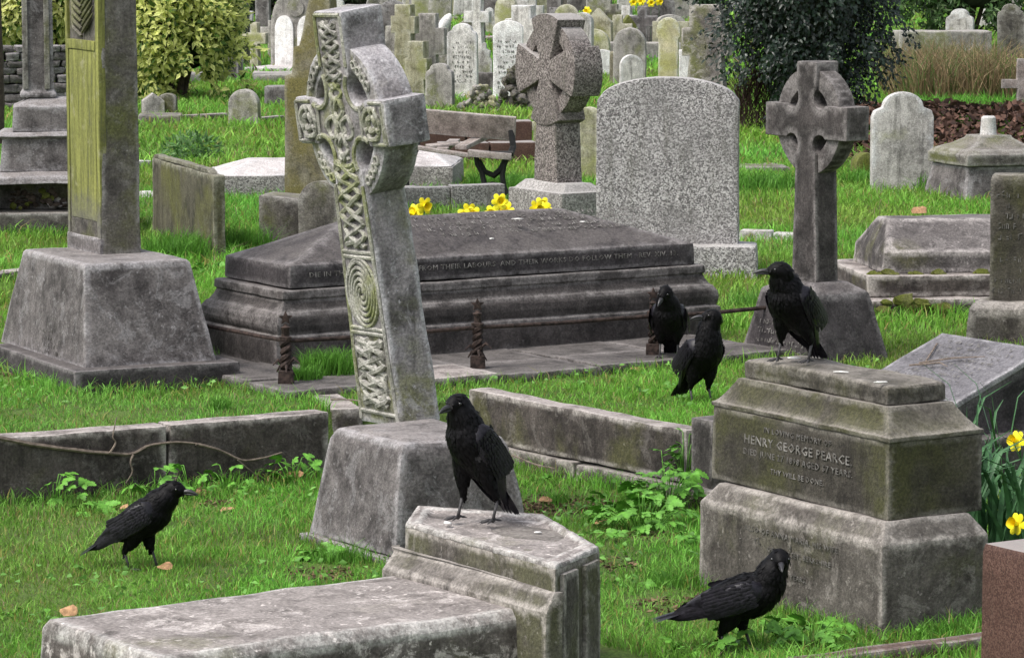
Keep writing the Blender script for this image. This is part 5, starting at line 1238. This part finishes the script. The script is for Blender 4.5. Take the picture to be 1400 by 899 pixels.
def plants():
    L = [(72, 688, 0, 20, .14, .15, 1.1,'cow parsley tuft at the foot of the kerb wall, left end'),(122, 700, 0, 8, .08, .07, 1.3,'low tuft of cow parsley at the kerb wall right of the left end tuft'),(212, 682, 0, 10, .10, .16, 1.1,'cow parsley growing behind the head of the walking crow'),(262, 680, 0, 8, .12, .17,1.0,'loose cow parsley right of the walking crow, under the bramble'),(312, 672, 0, 8, .08, .17,1.1,'yellow green cow parsley under the bramble bend'),
         (400, 662, 0, 16, .11, .16, 1.15,'leafy cow parsley in the corner between kerb wall and cross pedestal'),(436, 768, 0, 6, .05, .08, 1.2,'small sprig of herb at the foot of the carved cross pedestal'),(878, 725, 0, 55, .20, .17, 1.25,'largest cow parsley clump spilling from under the long kerb'),(912, 700, .0, 44, .14, .30, 1.25,'tall cow parsley in front of the kerb end beside the black post'),
         (835, 705, 0, 12, .14, .10, 1.2,'cow parsley outlier left of the largest clump'),(936, 655, .1, 18, .06, .26, 1.1,'cow parsley squeezed between kerb end and black post'),(940, 745, 0, 9, .10, .07,1.,'cow parsley at the left foot of the inscribed pedestal'),(735, 665, 0, 4, .04, .09, .8,'thin sprig of herb under the long kerb by the crow tail'),
         (560, 566, .05, 14, .16, .05, .9,'creeping herb between the kerb block and the tomb landing'),(480, 552, .2, 14, .14, .07, .9,'round leaved herb left of the carved cross foot'),(612, 552, .16, 12, .08, .10,1.,'bright herb behind the head of the crow on the pedestal'),(800, 745, 0, 10, .12, .08,1.2,'low herb behind the pale ledger tomb'),
         (1040, 885, 0, 16, .12, .12, 1.1,'nettle like weeds at the front foot of the inscribed pedestal'),(1110, 882, 0, 22, .14, .14, 1.1,'weeds in front of the lettered plinth, middle'),(1165, 893, 0, 6, .07, .05, 1.1,'broad leaved weed at the kerb strip'),(950, 893, 0, 9, .10, .08, 1.3,'weeds under the tail of the long backed crow'),(1318, 878, 0, 5, .06, .06, 1.0,'weed against the red granite block'),(285, 378, .25, 16, .12, .14, 1.0,'yellow green plant between tapering pedestal and coped tomb'),(30, 842, 0, 5, .08, .03, .7,'flat weed left of the ledger tomb'),(860, 800, 0, 7, .12, .05, .8,'low weeds between the ledger tomb and the inscribed pedestal')]
    for k, (px, py, z, n, s, h, sz, lab) in enumerate(L): herb(lab, px, py, z, n, s, h, sz, k)
    # daffodils
    def flower_meshes():
        bm = BM(); feather(bm, (0,0,0), (.036,0,.004), .0115, (0,0,1), .002); pe = bpy.data.meshes.new('petal'); 
        for f in bm.faces: f.smooth = True
        bm.to_mesh(pe); bm.free(); pe.materials.append(M['petal'])
        bm = BM(); n = 12; rr = [[bm.verts.new((r*(1+(.12*math.sin(k*2.1) if i == 4 else 0))*math.cos(6.283*k/n), r*math.sin(6.283*k/n), z)) for k in range(n)] for i, (z, r) in enumerate(((0,.004),(.004,.008),(.016,.010),(.025,.0125),(.031,.018)))]
        for a, b in zip(rr, rr[1:]):
            for k in range(n): bm.faces.new((a[k], a[(k+1)%n], b[(k+1)%n], b[k]))
        for f in bm.faces: f.smooth = True
        tr = bpy.data.meshes.new('trumpet'); bm.to_mesh(tr); bm.free(); tr.materials.append(M['trumpet'])
        return pe, tr
    PE, TR = flower_meshes()
    def daffodil(label, base, head, face, sc=1.0, petals=6, group=None):
        t = thing('daffodil', label, 'daffodil', tuple(base), 0, group); hd = Vector(head)-Vector(base)
        bm = BM(); tube(bm, [(0,0,-.02), (hd.x*.35, hd.y*.35, hd.z*.6), (hd.x*.8, hd.y*.8, hd.z*.97), tuple(hd)], .0035, 5); raw(bm, 'stem', M['strap'], t)
        q = Vector(face).to_track_quat('Z', 'Y')
        f = link('trumpet', TR, None, t); f.location = hd; f.rotation_mode = 'QUATERNION'; f.rotation_quaternion = q; f.scale = (sc,)*3
        for k in range(petals):
            l = link('petal', PE, None, t); l.location = hd; l.rotation_mode = 'QUATERNION'; l.rotation_quaternion = q @ Euler((0, -.15 if k % 2 else .05, 6.283*k/petals)).to_quaternion(); l.scale = (sc,)*3
    rn = random.Random(9)
    def at_y(px, py, y): r = ray(px, py); k = y/r.y; return Vector((r.x*k, r.y*k, CAMZ+r.z*k))
    D = [(568,290),(580,281),(573,298),(641,289),(634,297),(648,294),(683,276),(687,290),(692,287),(673,292),(733,285),(741,281),(745,287),(736,292),(559,296)]
    W = ['leftmost low','tall left','lowest left','tall middle','low middle','right of the tall middle','tallest, before the bench leg','below the tallest','small right of the tallest','half open left of the tallest','upper left of the right bunch','topmost of the right bunch','right edge of the right bunch','lowest of the right bunch','half hidden by the carved cross']
    for (x, y), w in zip(D, W):
        yy = 20.1+rn.uniform(-.15,.25); h = at_y(x, y, yy); daffodil('yellow daffodil behind the coped tomb, '+w, (h.x+rn.uniform(-.03,.03), yy, .25), h, (rn.uniform(-.7,.7), -1, rn.uniform(-.1,.3)), 1.45, group='daffodils behind the coped tomb')
    for (x, y, dep, w) in ((1391, 603, 13.6, 'large yellow daffodil opening to the left at the right edge'), (1391, 716, 12.9, 'lower yellow daffodil at the right edge just above the red granite block')):
        h = at_y(x, y, dep); daffodil(w, (h.x+.05, dep+.03, 0), h, (-.75, -.65, .25), 1.25)
    for k, (x, y) in enumerate(((866,3),(877,2),(890,4),(901,2),(803,15))):
        yy = 60; h = at_y(x, y, yy); daffodil(('far daffodil at the back, '+('first of four','second of four','third of four','fourth of four','alone before the lawn')[k]), (h.x, yy, .25), h, (rn.uniform(-.5,.5), -1, 0), 2.2, group='far daffodils')
    # strap leaves
    def straps(label, base, n, spread, hgt, w=.006, name='daffodil_leaves', seed=0, lean=.5):
        t = thing(name, label, 'plant', tuple(base)); r_ = random.Random(seed)
        for k in range(n):
            a = r_.uniform(0, 6.28); x, y = spread*r_.uniform(-1,1), spread*.6*r_.uniform(-1,1); h = hgt*r_.uniform(.6,1); l = lean*h*r_.random()
            bm = BM(); P = [Vector((x, y, -.01)), Vector((x+l*.3*math.cos(a), y+l*.3*math.sin(a), h*.5)), Vector((x+l*.7*math.cos(a), y+l*.7*math.sin(a), h*.9)), Vector((x+l*1.2*math.cos(a), y+l*1.2*math.sin(a), h))]
            s = Vector((-math.sin(a+.8), math.cos(a+.8), 0)); ws = (w*.8, w, w*.8, w*.1)
            rows = [(bm.verts.new(p-s*q), bm.verts.new(p+Vector((0,0,-.002))), bm.verts.new(p+s*q)) for p, q in zip(P, ws)]
            for r0, r1 in zip(rows, rows[1:]): bm.faces.new((r0[0], r0[1], r1[1], r1[0])); bm.faces.new((r0[1], r0[2], r1[2], r1[1]))
            raw(bm, 'leaf', M['strap'], t)
    straps('thick clump of long blue green daffodil leaves behind the red granite block', (1.88, 13.35, 0), 190, .32, .52, .011, seed=3, lean=.8)
    straps('few tall leaves in front of the sloping tablet', (1.93, 14.4, 0), 16, .16, .62, .006, seed=4, lean=.9)
    straps('daffodil leaves behind the coped tomb, left bunch', (at_y(600, 300, 20.1).x, 20.15, .25), 80, .34, .54, .008, seed=5)
    straps('daffodil leaves behind the coped tomb, right bunch', (at_y(700, 300, 20.1).x, 20.15, .25), 70, .34, .52, .008, seed=6)
    # bramble along the left kerb
    def twig(label, pts, r, m=M['twig']):
        P = [G(x, y, z) if d is None else at_y(x, y, d) for x, y, z, d in pts]; o0 = P[0]; bm = BM(); Q = catmull([tuple(p-o0) for p in P], 5)
        tube(bm, Q, [r*(1-.6*i/len(Q)) for i in range(len(Q))], 5); o = finish(bm, 'bramble_twig', m, None, 0, 0, .0015, 40); o.location = o0; tag(o, label, 'twig')
    def kz(px, py, off=-.04):     # depth of the left kerb face at this column
        a, b = G(-260, 620, .29), G(436, 563, .29); lo = a.lerp(b, (px+260)/696); return lo.y+off
    twig('long bramble stem trailing along the low kerb wall', [(x, y, 0, kz(x, y)) for x, y in ((-20,594),(30,604),(90,613),(150,619),(180,620),(205,608),(240,604),(270,606))], .011)
    twig('bramble branch running from the kerb wall down to the cross pedestal', [(x, y, 0, kz(x, y, -.05)) for x, y in ((268,606),(300,615),(330,628),(360,625),(385,618))], .008)
    twig('bramble offshoot drooping before the kerb wall', [(x, y, 0, kz(x, y, -.06)) for x, y in ((182,620),(178,632),(181,645),(172,660))], .006)
    twig('thin bramble shoot crossing the kerb face upwards', [(x, y, 0, kz(x, y, -.05)) for x, y in ((150,619),(158,605),(154,596),(160,570))], .005)
    twig('bramble tip bending to the grass', [(x, y, 0, kz(x, y, -.12)) for x, y in ((325,628),(345,645),(362,662))], .004)
    twig('thin dark twig on the small kerb beside the carved cross', [(452,545,.3,None),(480,546,.3,None),(520,552,.3,None)], .005)
    twig('thin twig stuck out from under the long kerb, by the crow tail', [(700,622,0,15.4),(730,634,0,15.3),(760,640,0,15.2)], .005)
    # dead leaves
    LV = [(378,648,0,.05,'largest tan dead leaf near the carved cross pedestal'),(400,656,0,.05,'second tan dead leaf near the carved cross pedestal'),(272,678,0,.04,'orange dead leaf at the walking crow bill'),(312,703,0,.035,'curled brown dead leaf on the open grass'),(96,842,.03,.038,'pale dead leaf at the end of the ledger tomb'),(170,700,0,.03,'small pale leaf behind the walking crow'),(225,783,0,.03,'orange leaf at the feet of the walking crow'),(1256,292,.62,.06,'upright tan dead leaf on the low coped tomb'),(820,722,0,.03,'pale leaf in bare soil under the long kerb'),(745,690,0,.03,'pale chip of leaf beside the ledger pedestal'),(870,510,.25,.03,'tan leaf on the raised grass'),(545,478,.3,.04,'leaf litter scrap on the landing')]
    for k, (x, y, z, s, lab) in enumerate(LV):
        p = G(x, y, z); bm = BM(); feather(bm, (-s,0,.01), (s,0,.02), s*.55, (0,-.5,1), .006); 
        for v in bm.verts: v.co.z += .35*s*noise.noise(v.co*40+Vector((k*3,0,0)))+.012
        o = finish(bm, 'dead_leaf', M['deadleaf'], None, 0, 0, .002, 60); o.location = p; o.rotation_euler = (rn.uniform(-.2,.5), 0, rn.uniform(-1,1)); tag(o, lab, 'leaf')
    spots(['long white dropping on the coped tomb lid, middle','white dropping on the coped tomb lid near its right hip','small dropping on the lettered side of the coped lid','white dropping beside the foot of the upright crow','white splash by the feet of the largest crow','white streak on the front rim of the inscribed pedestal cap','second white streak on the inscribed pedestal cap','white pebble like dropping in the hollow of the ledger pedestal'],
          [(G(708,300,.93)+Vector((0,0,.004)), .03, .45), (G(797,303,.93), .02, .7), (G(672,326,.86), .014, 1), (G(612,714,.503), .012, 2.2), (G(1086,489,.872), .018, 1.3), (G(1205,522,.868), .007, 4), (G(1150,508,.868), .006, 5), (G(735,727,.49), .012, 1)])
plants()

# ================================================================== masses of leaves and grass
def blades(name, P, h, w, col, lean=.45, m='grass', parent=None, bend=1.0):
    n = len(P); a = np.random.rand(n)*2*np.pi; la = np.random.rand(n)*2*np.pi; l = h*lean*np.random.rand(n)
    sx, sy = np.cos(a)*w, np.sin(a)*w; lx, ly = np.cos(la)*l, np.sin(la)*l
    V = np.empty((n,5,3), np.float32)
    V[:,0] = P - np.stack([sx,sy,0*sx],1); V[:,1] = P + np.stack([sx,sy,0*sx],1)
    V[:,2] = P + np.stack([lx*.4+sx*.8, ly*.4+sy*.8, h*.6],1); V[:,3] = P + np.stack([lx*.4-sx*.8, ly*.4-sy*.8, h*.6],1)
    V[:,4] = P + np.stack([lx*1.2, ly*1.2, h*(1-.25*bend*np.random.rand(n))],1)
    b = (np.arange(n)*5)[:,None]; quad = (b+np.array([[0,1,2,3]])); tri = (b+np.array([[3,2,4]]))
    loops = np.concatenate([quad, tri],1).ravel().astype(np.int32)
    me = bpy.data.meshes.new(name); me.vertices.add(n*5); me.vertices.foreach_set('co', V.ravel())
    me.loops.add(n*7); me.loops.foreach_set('vertex_index', loops); me.polygons.add(n*2)
    st = np.empty((n,2), np.int32); st[:,0] = np.arange(n)*7; st[:,1] = np.arange(n)*7+4
    me.polygons.foreach_set('loop_start', st.ravel()); me.update(calc_edges=True)
    at = me.color_attributes.new('tint', 'FLOAT_COLOR', 'POINT'); cc = np.ones((n,5,4), np.float32); cc[:,:,:3] = col[:,None,:]; at.data.foreach_set('color', cc.ravel())
    return tag(link(name, me, M[m], parent), kind='stuff')
def leaves(name, P, D, ln, w, col, m='leafv', parent=None, edge=None, out=None):
    """leaf = folded diamond pointing along D"""
    n = len(P); D = D/np.linalg.norm(D,axis=1,keepdims=True); r = np.random.randn(n,3) if out is None else out+np.random.randn(n,3)*.35; s = np.cross(D, r); s /= np.linalg.norm(s,axis=1,keepdims=True); nn = np.cross(s, D)
    ln = ln[:,None]; w = w[:,None]; V = np.empty((n,6,3), np.float32)
    V[:,0] = P; V[:,1] = P+D*ln*.45-s*w+nn*w*.3; V[:,2] = P+D*ln*.45+s*w+nn*w*.3; V[:,3] = P+D*ln-nn*ln*.12; V[:,4] = P+D*ln*.2; V[:,5] = P+D*ln*.75-nn*ln*.05
    b = (np.arange(n)*6)[:,None]; F = np.concatenate([b+np.array([[0,5,1]]), b+np.array([[0,2,5]]), b+np.array([[1,5,3]]), b+np.array([[5,2,3]])],1).ravel().astype(np.int32)
    me = bpy.data.meshes.new(name); me.vertices.add(n*6); me.vertices.foreach_set('co', V.ravel()); me.loops.add(n*12); me.loops.foreach_set('vertex_index', F); me.polygons.add(n*4)
    me.polygons.foreach_set('loop_start', (np.arange(n*4)*3).astype(np.int32)); me.update(calc_edges=True)
    at = me.color_attributes.new('tint', 'FLOAT_COLOR', 'POINT'); cc = np.ones((n,6,4), np.float32); cc[:,:,:3] = col[:,None,:]
    if edge is not None: cc[:,1,:3] = edge; cc[:,2,:3] = edge; cc[:,3,:3] = edge*.9
    at.data.foreach_set('color', cc.ravel()); return tag(link(name, me, M[m], parent), kind='stuff')
def inside(P, pad=0.0):
    m = np.zeros(len(P), bool)
    for cx, cy, hx, hy, c, s in FOOT:
        dx, dy = P[:,0]-cx, P[:,1]-cy; u = dx*c+dy*s; v = -dx*s+dy*c; m |= (np.abs(u) < hx+pad) & (np.abs(v) < hy+pad)
    return m
def vn(x, y, f, ox=0):
    """cheap smooth value noise"""
    rs = np.random.RandomState(5+int(ox)); T = rs.rand(64,64); X, Y = (x*f+ox)%64, (y*f+ox*1.7)%64; i, j = X.astype(int)%64, Y.astype(int)%64; a, b = X-np.floor(X), Y-np.floor(Y); a = a*a*(3-2*a); b = b*b*(3-2*b)
    return (T[i,j]*(1-a)+T[(i+1)%64,j]*a)*(1-b)+(T[i,(j+1)%64]*(1-a)+T[(i+1)%64,(j+1)%64]*a)*b
def gz_np(x, y):
    lim = np.where(x < -.13, 14.98+.649*(x+2.16), np.where(x < .76, 16.30-1.49*(x+.13), 14.98+.65*(x-.734)))
    return np.where(y > lim, .25, 0.0)
SOIL = []      # patches of bare soil and litter: px, py, radius m
def soil(px, py, r, z=0): p = G(px, py, z); SOIL.append((p.x, p.y, r))
for a in ((770,690,.25),(720,700,.18),(880,735,.12),(440,785,.13),(20,505,.3,.25),(800,770,.2),(930,830,.18),(620,470,.2,.3),(300,690,.08)): soil(*a)
def lawn(name, y0, y1, dens, h0, w0, seed, hvar=.6):
    np.random.seed(seed); wx = .148*y1+1.5; n = int((y1-y0)*2*wx*dens); P = np.zeros((n,3)); P[:,1] = y0+(y1-y0)*np.random.rand(n); P[:,0] = (np.random.rand(n)*2-1)*(.150*P[:,1]+1.4)
    P[:,0] = np.where(np.abs(P[:,0]) > wx, 0, P[:,0]); P = P[~inside(P, -.005)]
    x, y = P[:,0], P[:,1]; v1, v2, v3 = vn(x,y,1.1,1), vn(x,y,4.5,7), vn(x,y,.45,13)
    keep = np.random.rand(len(P)) < np.clip(.45+1.2*v2, 0, 1)
    for sx, sy, r in SOIL: keep &= ~((np.hypot(x-sx, (y-sy)*.7) < r*(.6+.8*v2)) & (np.random.rand(len(P)) < .72))
    P, v1, v2, v3, x, y = P[keep], v1[keep], v2[keep], v3[keep], x[keep], y[keep]; n = len(P)
    e = .035; a, b = gz_np(x-e, y-e), gz_np(x+e, y+e); ok = a == b; P, v1, v2, v3, x, y = P[ok], v1[ok], v2[ok], v3[ok], x[ok], y[ok]; n = len(P)
    P[:,2] = gz_np(x, y)-.012
    near = inside(P, .09)
    h = h0*(.66+.8*v1*v2+.8*np.random.rand(n)**3)*(1+hvar*near); h *= np.where(P[:,2] > .1, .85, 1.0)
    g = np.stack([.16+.08*v3, .36+.11*v1, .045+.02*v2],1)*(.45+.9*np.random.rand(n,1))*(.72+.5*v2[:,None])
    yel = (np.random.rand(n) < .10+.10*(v2 < .3)); g[yel] = np.stack([.24+.1*np.random.rand(yel.sum()), .24+.08*np.random.rand(yel.sum()), .08+0*np.random.rand(yel.sum())],1)
    br = np.random.rand(n) < .03+.06*(v1 < .25); g[br] = np.array([.24,.19,.11])*(.5+.8*np.random.rand(br.sum(),1))
    blades(name, P, h, w0*(.6+.8*np.random.rand(n)), g, .9)
lawn('lawn_grass', 9.6, 13.5, 7500, .040, .0019, 1); lawn('lawn_grass', 13.5, 19, 4800, .048, .0022, 2); lawn('lawn_grass', 19, 31, 1500, .085, .0038, 3, .3); lawn('lawn_grass', 31, 50, 420, .11, .008, 4, .3); lawn('lawn_grass', 50, 105, 70, .14, .018, 5, .2)
def tuft(px, py, z, r, n, h, seed, col=(.11,.28,.035), w=.0025):
    np.random.seed(seed); p = G(px, py, z); a = np.random.rand(n)*6.283; q = r*np.random.rand(n)**.6; P = np.stack([p.x+q*np.cos(a), p.y+q*np.sin(a)*.8, np.full(n, z-.01)],1)
    P = P if z == .3 else P[~inside(P, -.01)]; n = len(P); h_ = np.full(n, h); c = np.array(col)*(.6+.7*np.random.rand(n,1)); return P, h*(.5+.6*np.random.rand(n)), np.full(n, w), c
def tufts():
    T = []
    for k, (px, py, z, r, n, h, w) in enumerate(((455,508,.30,.16,900,.14,.0025),(412,516,.3,.10,400,.08,.0025),(255,352,.25,.30,900,.22,.003),(330,345,.25,.22,700,.22,.003),(300,556,.28,.06,150,.07,.002),(395,648,0,.10,300,.10,.002),(250,355,.25,.15,400,.16,.003),(1310,862,0,.16,600,.10,.002),(1290,872,0,.10,300,.07,.002),(500,748,0,.14,500,.10,.002),(470,768,0,.14,500,.09,.002),(760,688,0,.06,150,.08,.002),(1145,480,.25,.2,800,.08,.0025),(1040,425,.25,.2,500,.16,.003),(700,262,.25,.35,900,.2,.005),(1030,262,.25,.5,900,.22,.005),(1340,262,.25,.6,900,.2,.005),(80,320,.25,.5,800,.12,.004),(935,800,0,.15,500,.09,.002),(1210,252,.25,.4,700,.18,.005))): T.append(tuft(px, py, z, r, n, h, 100+k, w=w))
    P, h, w, c = [np.concatenate([t[i] for t in T]) for i in range(4)]; blades('grass_tufts', P, h, w, c, .8)
    rn = np.random; rn.seed(8)      # dry standing grass at the upper right
    n = 5200; a = G(1245, 150, .25); b = G(1395, 143, .25); P = np.stack([a.x+(b.x-a.x)*rn.rand(n), a.y+3.5*rn.rand(n), np.full(n,.25)],1); c = np.array([[.30,.22,.12]])*(.4+.9*rn.rand(n,1)); gsel = rn.rand(n) < .25; c[gsel] = [.10,.16,.04]
    blades('dry_grass', P, .85*(.35+.7*rn.rand(n)), np.full(n,.0065), c, .9)
    n = 5000; a = G(1225, 158, .25); b = G(1400, 152, .25); P = np.stack([a.x+(b.x-a.x)*rn.rand(n), a.y-3.0+3.5*rn.rand(n), np.full(n,.25)],1); c = np.array([[.12,.34,.035]])*(.6+.7*rn.rand(n,1)); blades('bright_long_grass', P, .26*(.4+.8*rn.rand(n)), np.full(n,.009), c, .6)
    # leaf litter heap
    n = 9000; a, b = G(1150, 225, .25), G(1430, 225, .25); yb = G(1300, 152, .25).y
    P = np.stack([a.x+(b.x+1.5-a.x)*rn.rand(n), a.y+(yb-a.y)*rn.rand(n), np.zeros(n)],1); q = (P[:,1]-a.y)/(yb-a.y); P[:,2] = .25+.38*np.sin(np.pi*np.clip(q,0,1))*vn(P[:,0],P[:,1],.9,3)+.04*rn.rand(n); ok = ~inside(P, -.02); P = P[ok]; n = len(P)
    D = rn.randn(n,3)*[1,1,.35]; c = np.array([[.115,.062,.045]])*(.25+1.3*rn.rand(n,1)**1.5); leaves('leaf_litter', P, D, .09*(.6+.8*rn.rand(n)), .030*np.ones(n), c, 'litter')
    # low broad weeds through the near lawn
    n = 3600; y = 10.5+7*rn.rand(n); x = (rn.rand(n)*2-1)*(.15*y+.3); ok = vn(x, y, 1.7, 21) > .62; x, y = x[ok], y[ok]; P = np.stack([x, y, gz_np(x, y)+.02+.035*rn.rand(len(x))],1); e = .05; ok = ~inside(P, 0) & (gz_np(x-e,y-e) == gz_np(x+e,y+e)); P = P[ok]; n = len(P)
    leaves('lawn_weeds', P, rn.randn(n,3)*[1,1,.25], .022+.022*rn.rand(n), .007+.005*rn.rand(n), np.array([[.16,.36,.07]])*(.6+.7*rn.rand(n,1)))
    # litter scraps in the near bare soil
    Pn = []
    for sx, sy, r in SOIL:
        m = int(260*r/.2); aa = rn.rand(m)*6.28; rr = r*rn.rand(m)**.5; Pn.append(np.stack([sx+rr*np.cos(aa), sy+rr*np.sin(aa), gz_np(sx+rr*np.cos(aa), sy+rr*np.sin(aa))+.006+.055*(abs(sy-17.3) < .9)*0],1))
    P = np.concatenate(Pn); P = P[~inside(P, -.02)]; n = len(P); leaves('leaf_litter', P, rn.randn(n,3)*[1,1,.25], .018+.02*rn.rand(n), .006*np.ones(n), np.array([[.13,.085,.05]])*(.3+1.5*rn.rand(n,1)), 'litter')
tufts()
def shrub(name, label, cx, cy, z0, rx, ry, rz, n, ln, w, cols, edge=None, shell=.5, droop=.3, seed=1, lumps=9, trunk=True, cat='shrub', gap=.0, m='leafv', lump=.16, sprays=0, inner=.62):
    rn = np.random.RandomState(seed); np.random.seed(seed); t = thing(name, label, cat, (cx, cy, .25))
    L_ = rn.randn(lumps*6,3); L_ /= np.linalg.norm(L_,axis=1,keepdims=True)
    D = rn.randn(n,3); D /= np.linalg.norm(D,axis=1,keepdims=True); k = (D @ L_.T); k = np.clip((k-.88)/.12, 0, 1).max(1); rad = (1-lump+(lump+.02)*k)*(1-(1-shell)*rn.rand(n)**2.2)
    P = D*rad[:,None]*[rx,ry,rz]+[0,0,z0+rz]; P = P[P[:,2] > .02] if z0 < .3 else P
    if gap:
        hh = vn(P[:,0]+9, P[:,2]+9, 2.6, 3); P = P[hh > gap]
    if sprays:      # loose drooping twigs that stand out of the outline
        u = rn.randn(sprays,3); u /= np.linalg.norm(u,axis=1,keepdims=True); c0 = u*[rx,ry,rz]*(.85+.25*rn.rand(sprays,1))+[0,0,z0+rz]; tt = rn.rand(sprays,42,1); Q = c0[:,None,:]+tt*(u[:,None,:]*[.22,.22,.05]+[0,0,-.22])+rn.randn(sprays,42,3)*.035
        Q = Q.reshape(-1,3); P = np.concatenate([P, Q[Q[:,2] > .05]])
    n = len(P); Dn = P/[rx,ry,rz]; dd = rn.randn(n,3)*.75+(P-[0,0,z0+rz])/[rx,ry,rz]*.8; dd[:,2] -= droop
    i = rn.randint(0, len(cols), n); c = np.array(cols)[i]*(.65+.6*rn.rand(n,1)); e = None
    if edge is not None: e = np.array(edge)*(.6+.6*rn.rand(n,1)); gsel = (i == 0) | (rn.rand(n) < .08); e[gsel] = c[gsel]
    o = leaves('foliage', P, dd, ln*(.6+.8*rn.rand(n)), w*(.7+.6*rn.rand(n)), c, m, t, e, out=((P-[0,0,z0+rz])/[rx,ry,rz]+[0,-.6,1.0]))
    if trunk:
        for k in range(5):
            a = k*1.3; bm = BM(); tube(bm, [(.05*math.cos(a),.05*math.sin(a),-.05),(rx*.2*math.cos(a),ry*.2*math.sin(a),z0+rz*.5),(rx*.5*math.cos(a),ry*.5*math.sin(a),z0+rz*1.2)], [.05,.035,.012], 6); finish(bm, 'stem', M['bark'], t, 0, .2, .01)
    if not inner: return t
    bm = BM(); bmesh.ops.create_icosphere(bm, subdivisions=3, radius=1); bm.transform(Matrix.Translation((0,0,z0+rz)) @ Matrix.Diagonal((rx*inner, ry*inner, rz*inner, 1))); finish(bm, 'shaded_core', M['innerdark'], t, 0, 0, .12, 2)  # solid dark core standing in for the shade deep inside the foliage
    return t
M['innerdark'] = plain('painted_inner_shade', (.016,.022,.010), .95, .6, 12, bump=1)  # near-black colour carries the shade between the inner leaves
Yl = [(.50,.50,.10),(.56,.55,.17),(.30,.38,.06),(.10,.17,.035)]
p = G(225, 168, .25); s = pxm(p)
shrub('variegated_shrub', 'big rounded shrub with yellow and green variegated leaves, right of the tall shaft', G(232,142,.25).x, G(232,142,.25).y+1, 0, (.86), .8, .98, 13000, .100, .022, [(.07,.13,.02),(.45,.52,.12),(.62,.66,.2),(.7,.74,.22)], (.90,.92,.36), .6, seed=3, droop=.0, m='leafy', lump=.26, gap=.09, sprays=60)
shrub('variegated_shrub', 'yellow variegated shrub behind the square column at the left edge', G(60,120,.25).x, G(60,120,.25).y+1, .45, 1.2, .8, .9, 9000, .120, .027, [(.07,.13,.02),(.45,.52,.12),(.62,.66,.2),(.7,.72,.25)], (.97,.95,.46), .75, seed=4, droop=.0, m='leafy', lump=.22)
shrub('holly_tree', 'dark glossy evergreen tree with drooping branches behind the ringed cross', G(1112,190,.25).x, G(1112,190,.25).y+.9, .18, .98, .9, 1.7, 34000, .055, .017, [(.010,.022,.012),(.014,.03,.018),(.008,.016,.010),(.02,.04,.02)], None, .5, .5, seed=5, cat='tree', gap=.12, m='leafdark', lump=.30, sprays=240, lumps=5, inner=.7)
shrub('holly_tree', 'lower dark branches of evergreen on the right side near the dry grass', G(1205,165,.25).x, G(1205,165,.25).y+1.4, .5, .50, .5, .75, 5000, .055, .016, [(.014,.03,.012),(.03,.055,.02),(.05,.08,.03)], None, .35, .5, seed=6, trunk=False, cat='tree', gap=.2, m='leafdark') if 0 else None
shrub('evergreen_shrub', 'loose mid green shrub at the upper right above the long box tomb', G(1330,72,.25).x, G(1330,72,.25).y+1.0, .35, 1.5, .7, .9, 7000, .14, .02, [(.05,.11,.03),(.08,.16,.045),(.12,.19,.07),(.03,.06,.02)], None, .35, 0, seed=7, gap=.28, lump=.3, sprays=80)
shrub('evergreen_shrub', 'green leafy bush between the cream headstone and the holly at the back', G(955,30,.25).x, G(955,30,.25).y+.5, 0, .55, .5, .42, 3000, .12, .03, [(.035,.07,.025),(.05,.10,.04)], None, .5, 0, seed=8, trunk=False)
shrub('evergreen_shrub', 'dark bush at the far back left above the leaning pointed headstone', G(330,30,.25).x, G(330,30,.25).y+2, 0, 1.5, .6, 1.0, 4500, .14, .04, [(.02,.03,.016),(.035,.05,.02),(.05,.04,.03)], None, .6, 0, seed=9, trunk=False)
shrub('evergreen_shrub', 'dark bush at the far back behind the olive cross', G(535,14,.25).x, G(535,14,.25).y+2, 0, 1.3, .6, .6, 3500, .14, .04, [(.02,.03,.016),(.045,.05,.03),(.05,.04,.03)], None, .6, 0, seed=10, trunk=False)
shrub('evergreen_shrub', 'grey green bush at the far back beside the arched monument', G(450,22,.25).x, G(450,22,.25).y+2, 0, 1.2, .6, .7, 3500, .14, .04, [(.03,.045,.02),(.06,.06,.04)], None, .6, 0, seed=11, trunk=False)
shrub('small_plant', 'leafy green plant on the grass above the olive stone box', G(262,222,.25).x, G(262,222,.25).y, 0, .26, .2, .13, 500, .07, .012, [(.07,.17,.04),(.13,.25,.08)], None, .4, -.3, seed=12, trunk=False, cat='plant', inner=0)
# brown dead branch wall under the holly
n = 1500; rn = np.random.RandomState(4); a = G(1000, 185, .25); P = np.stack([a.x+.1+rn.rand(n)*1.2, a.y+.6+.4*rn.rand(n), .25+rn.rand(n)*.6],1); blades('dry_twigs', P, .35*(.3+.8*rn.rand(n)), np.full(n,.006), np.array([[.06,.035,.028]])*(.4+1.0*rn.rand(n,1)), 1.4)
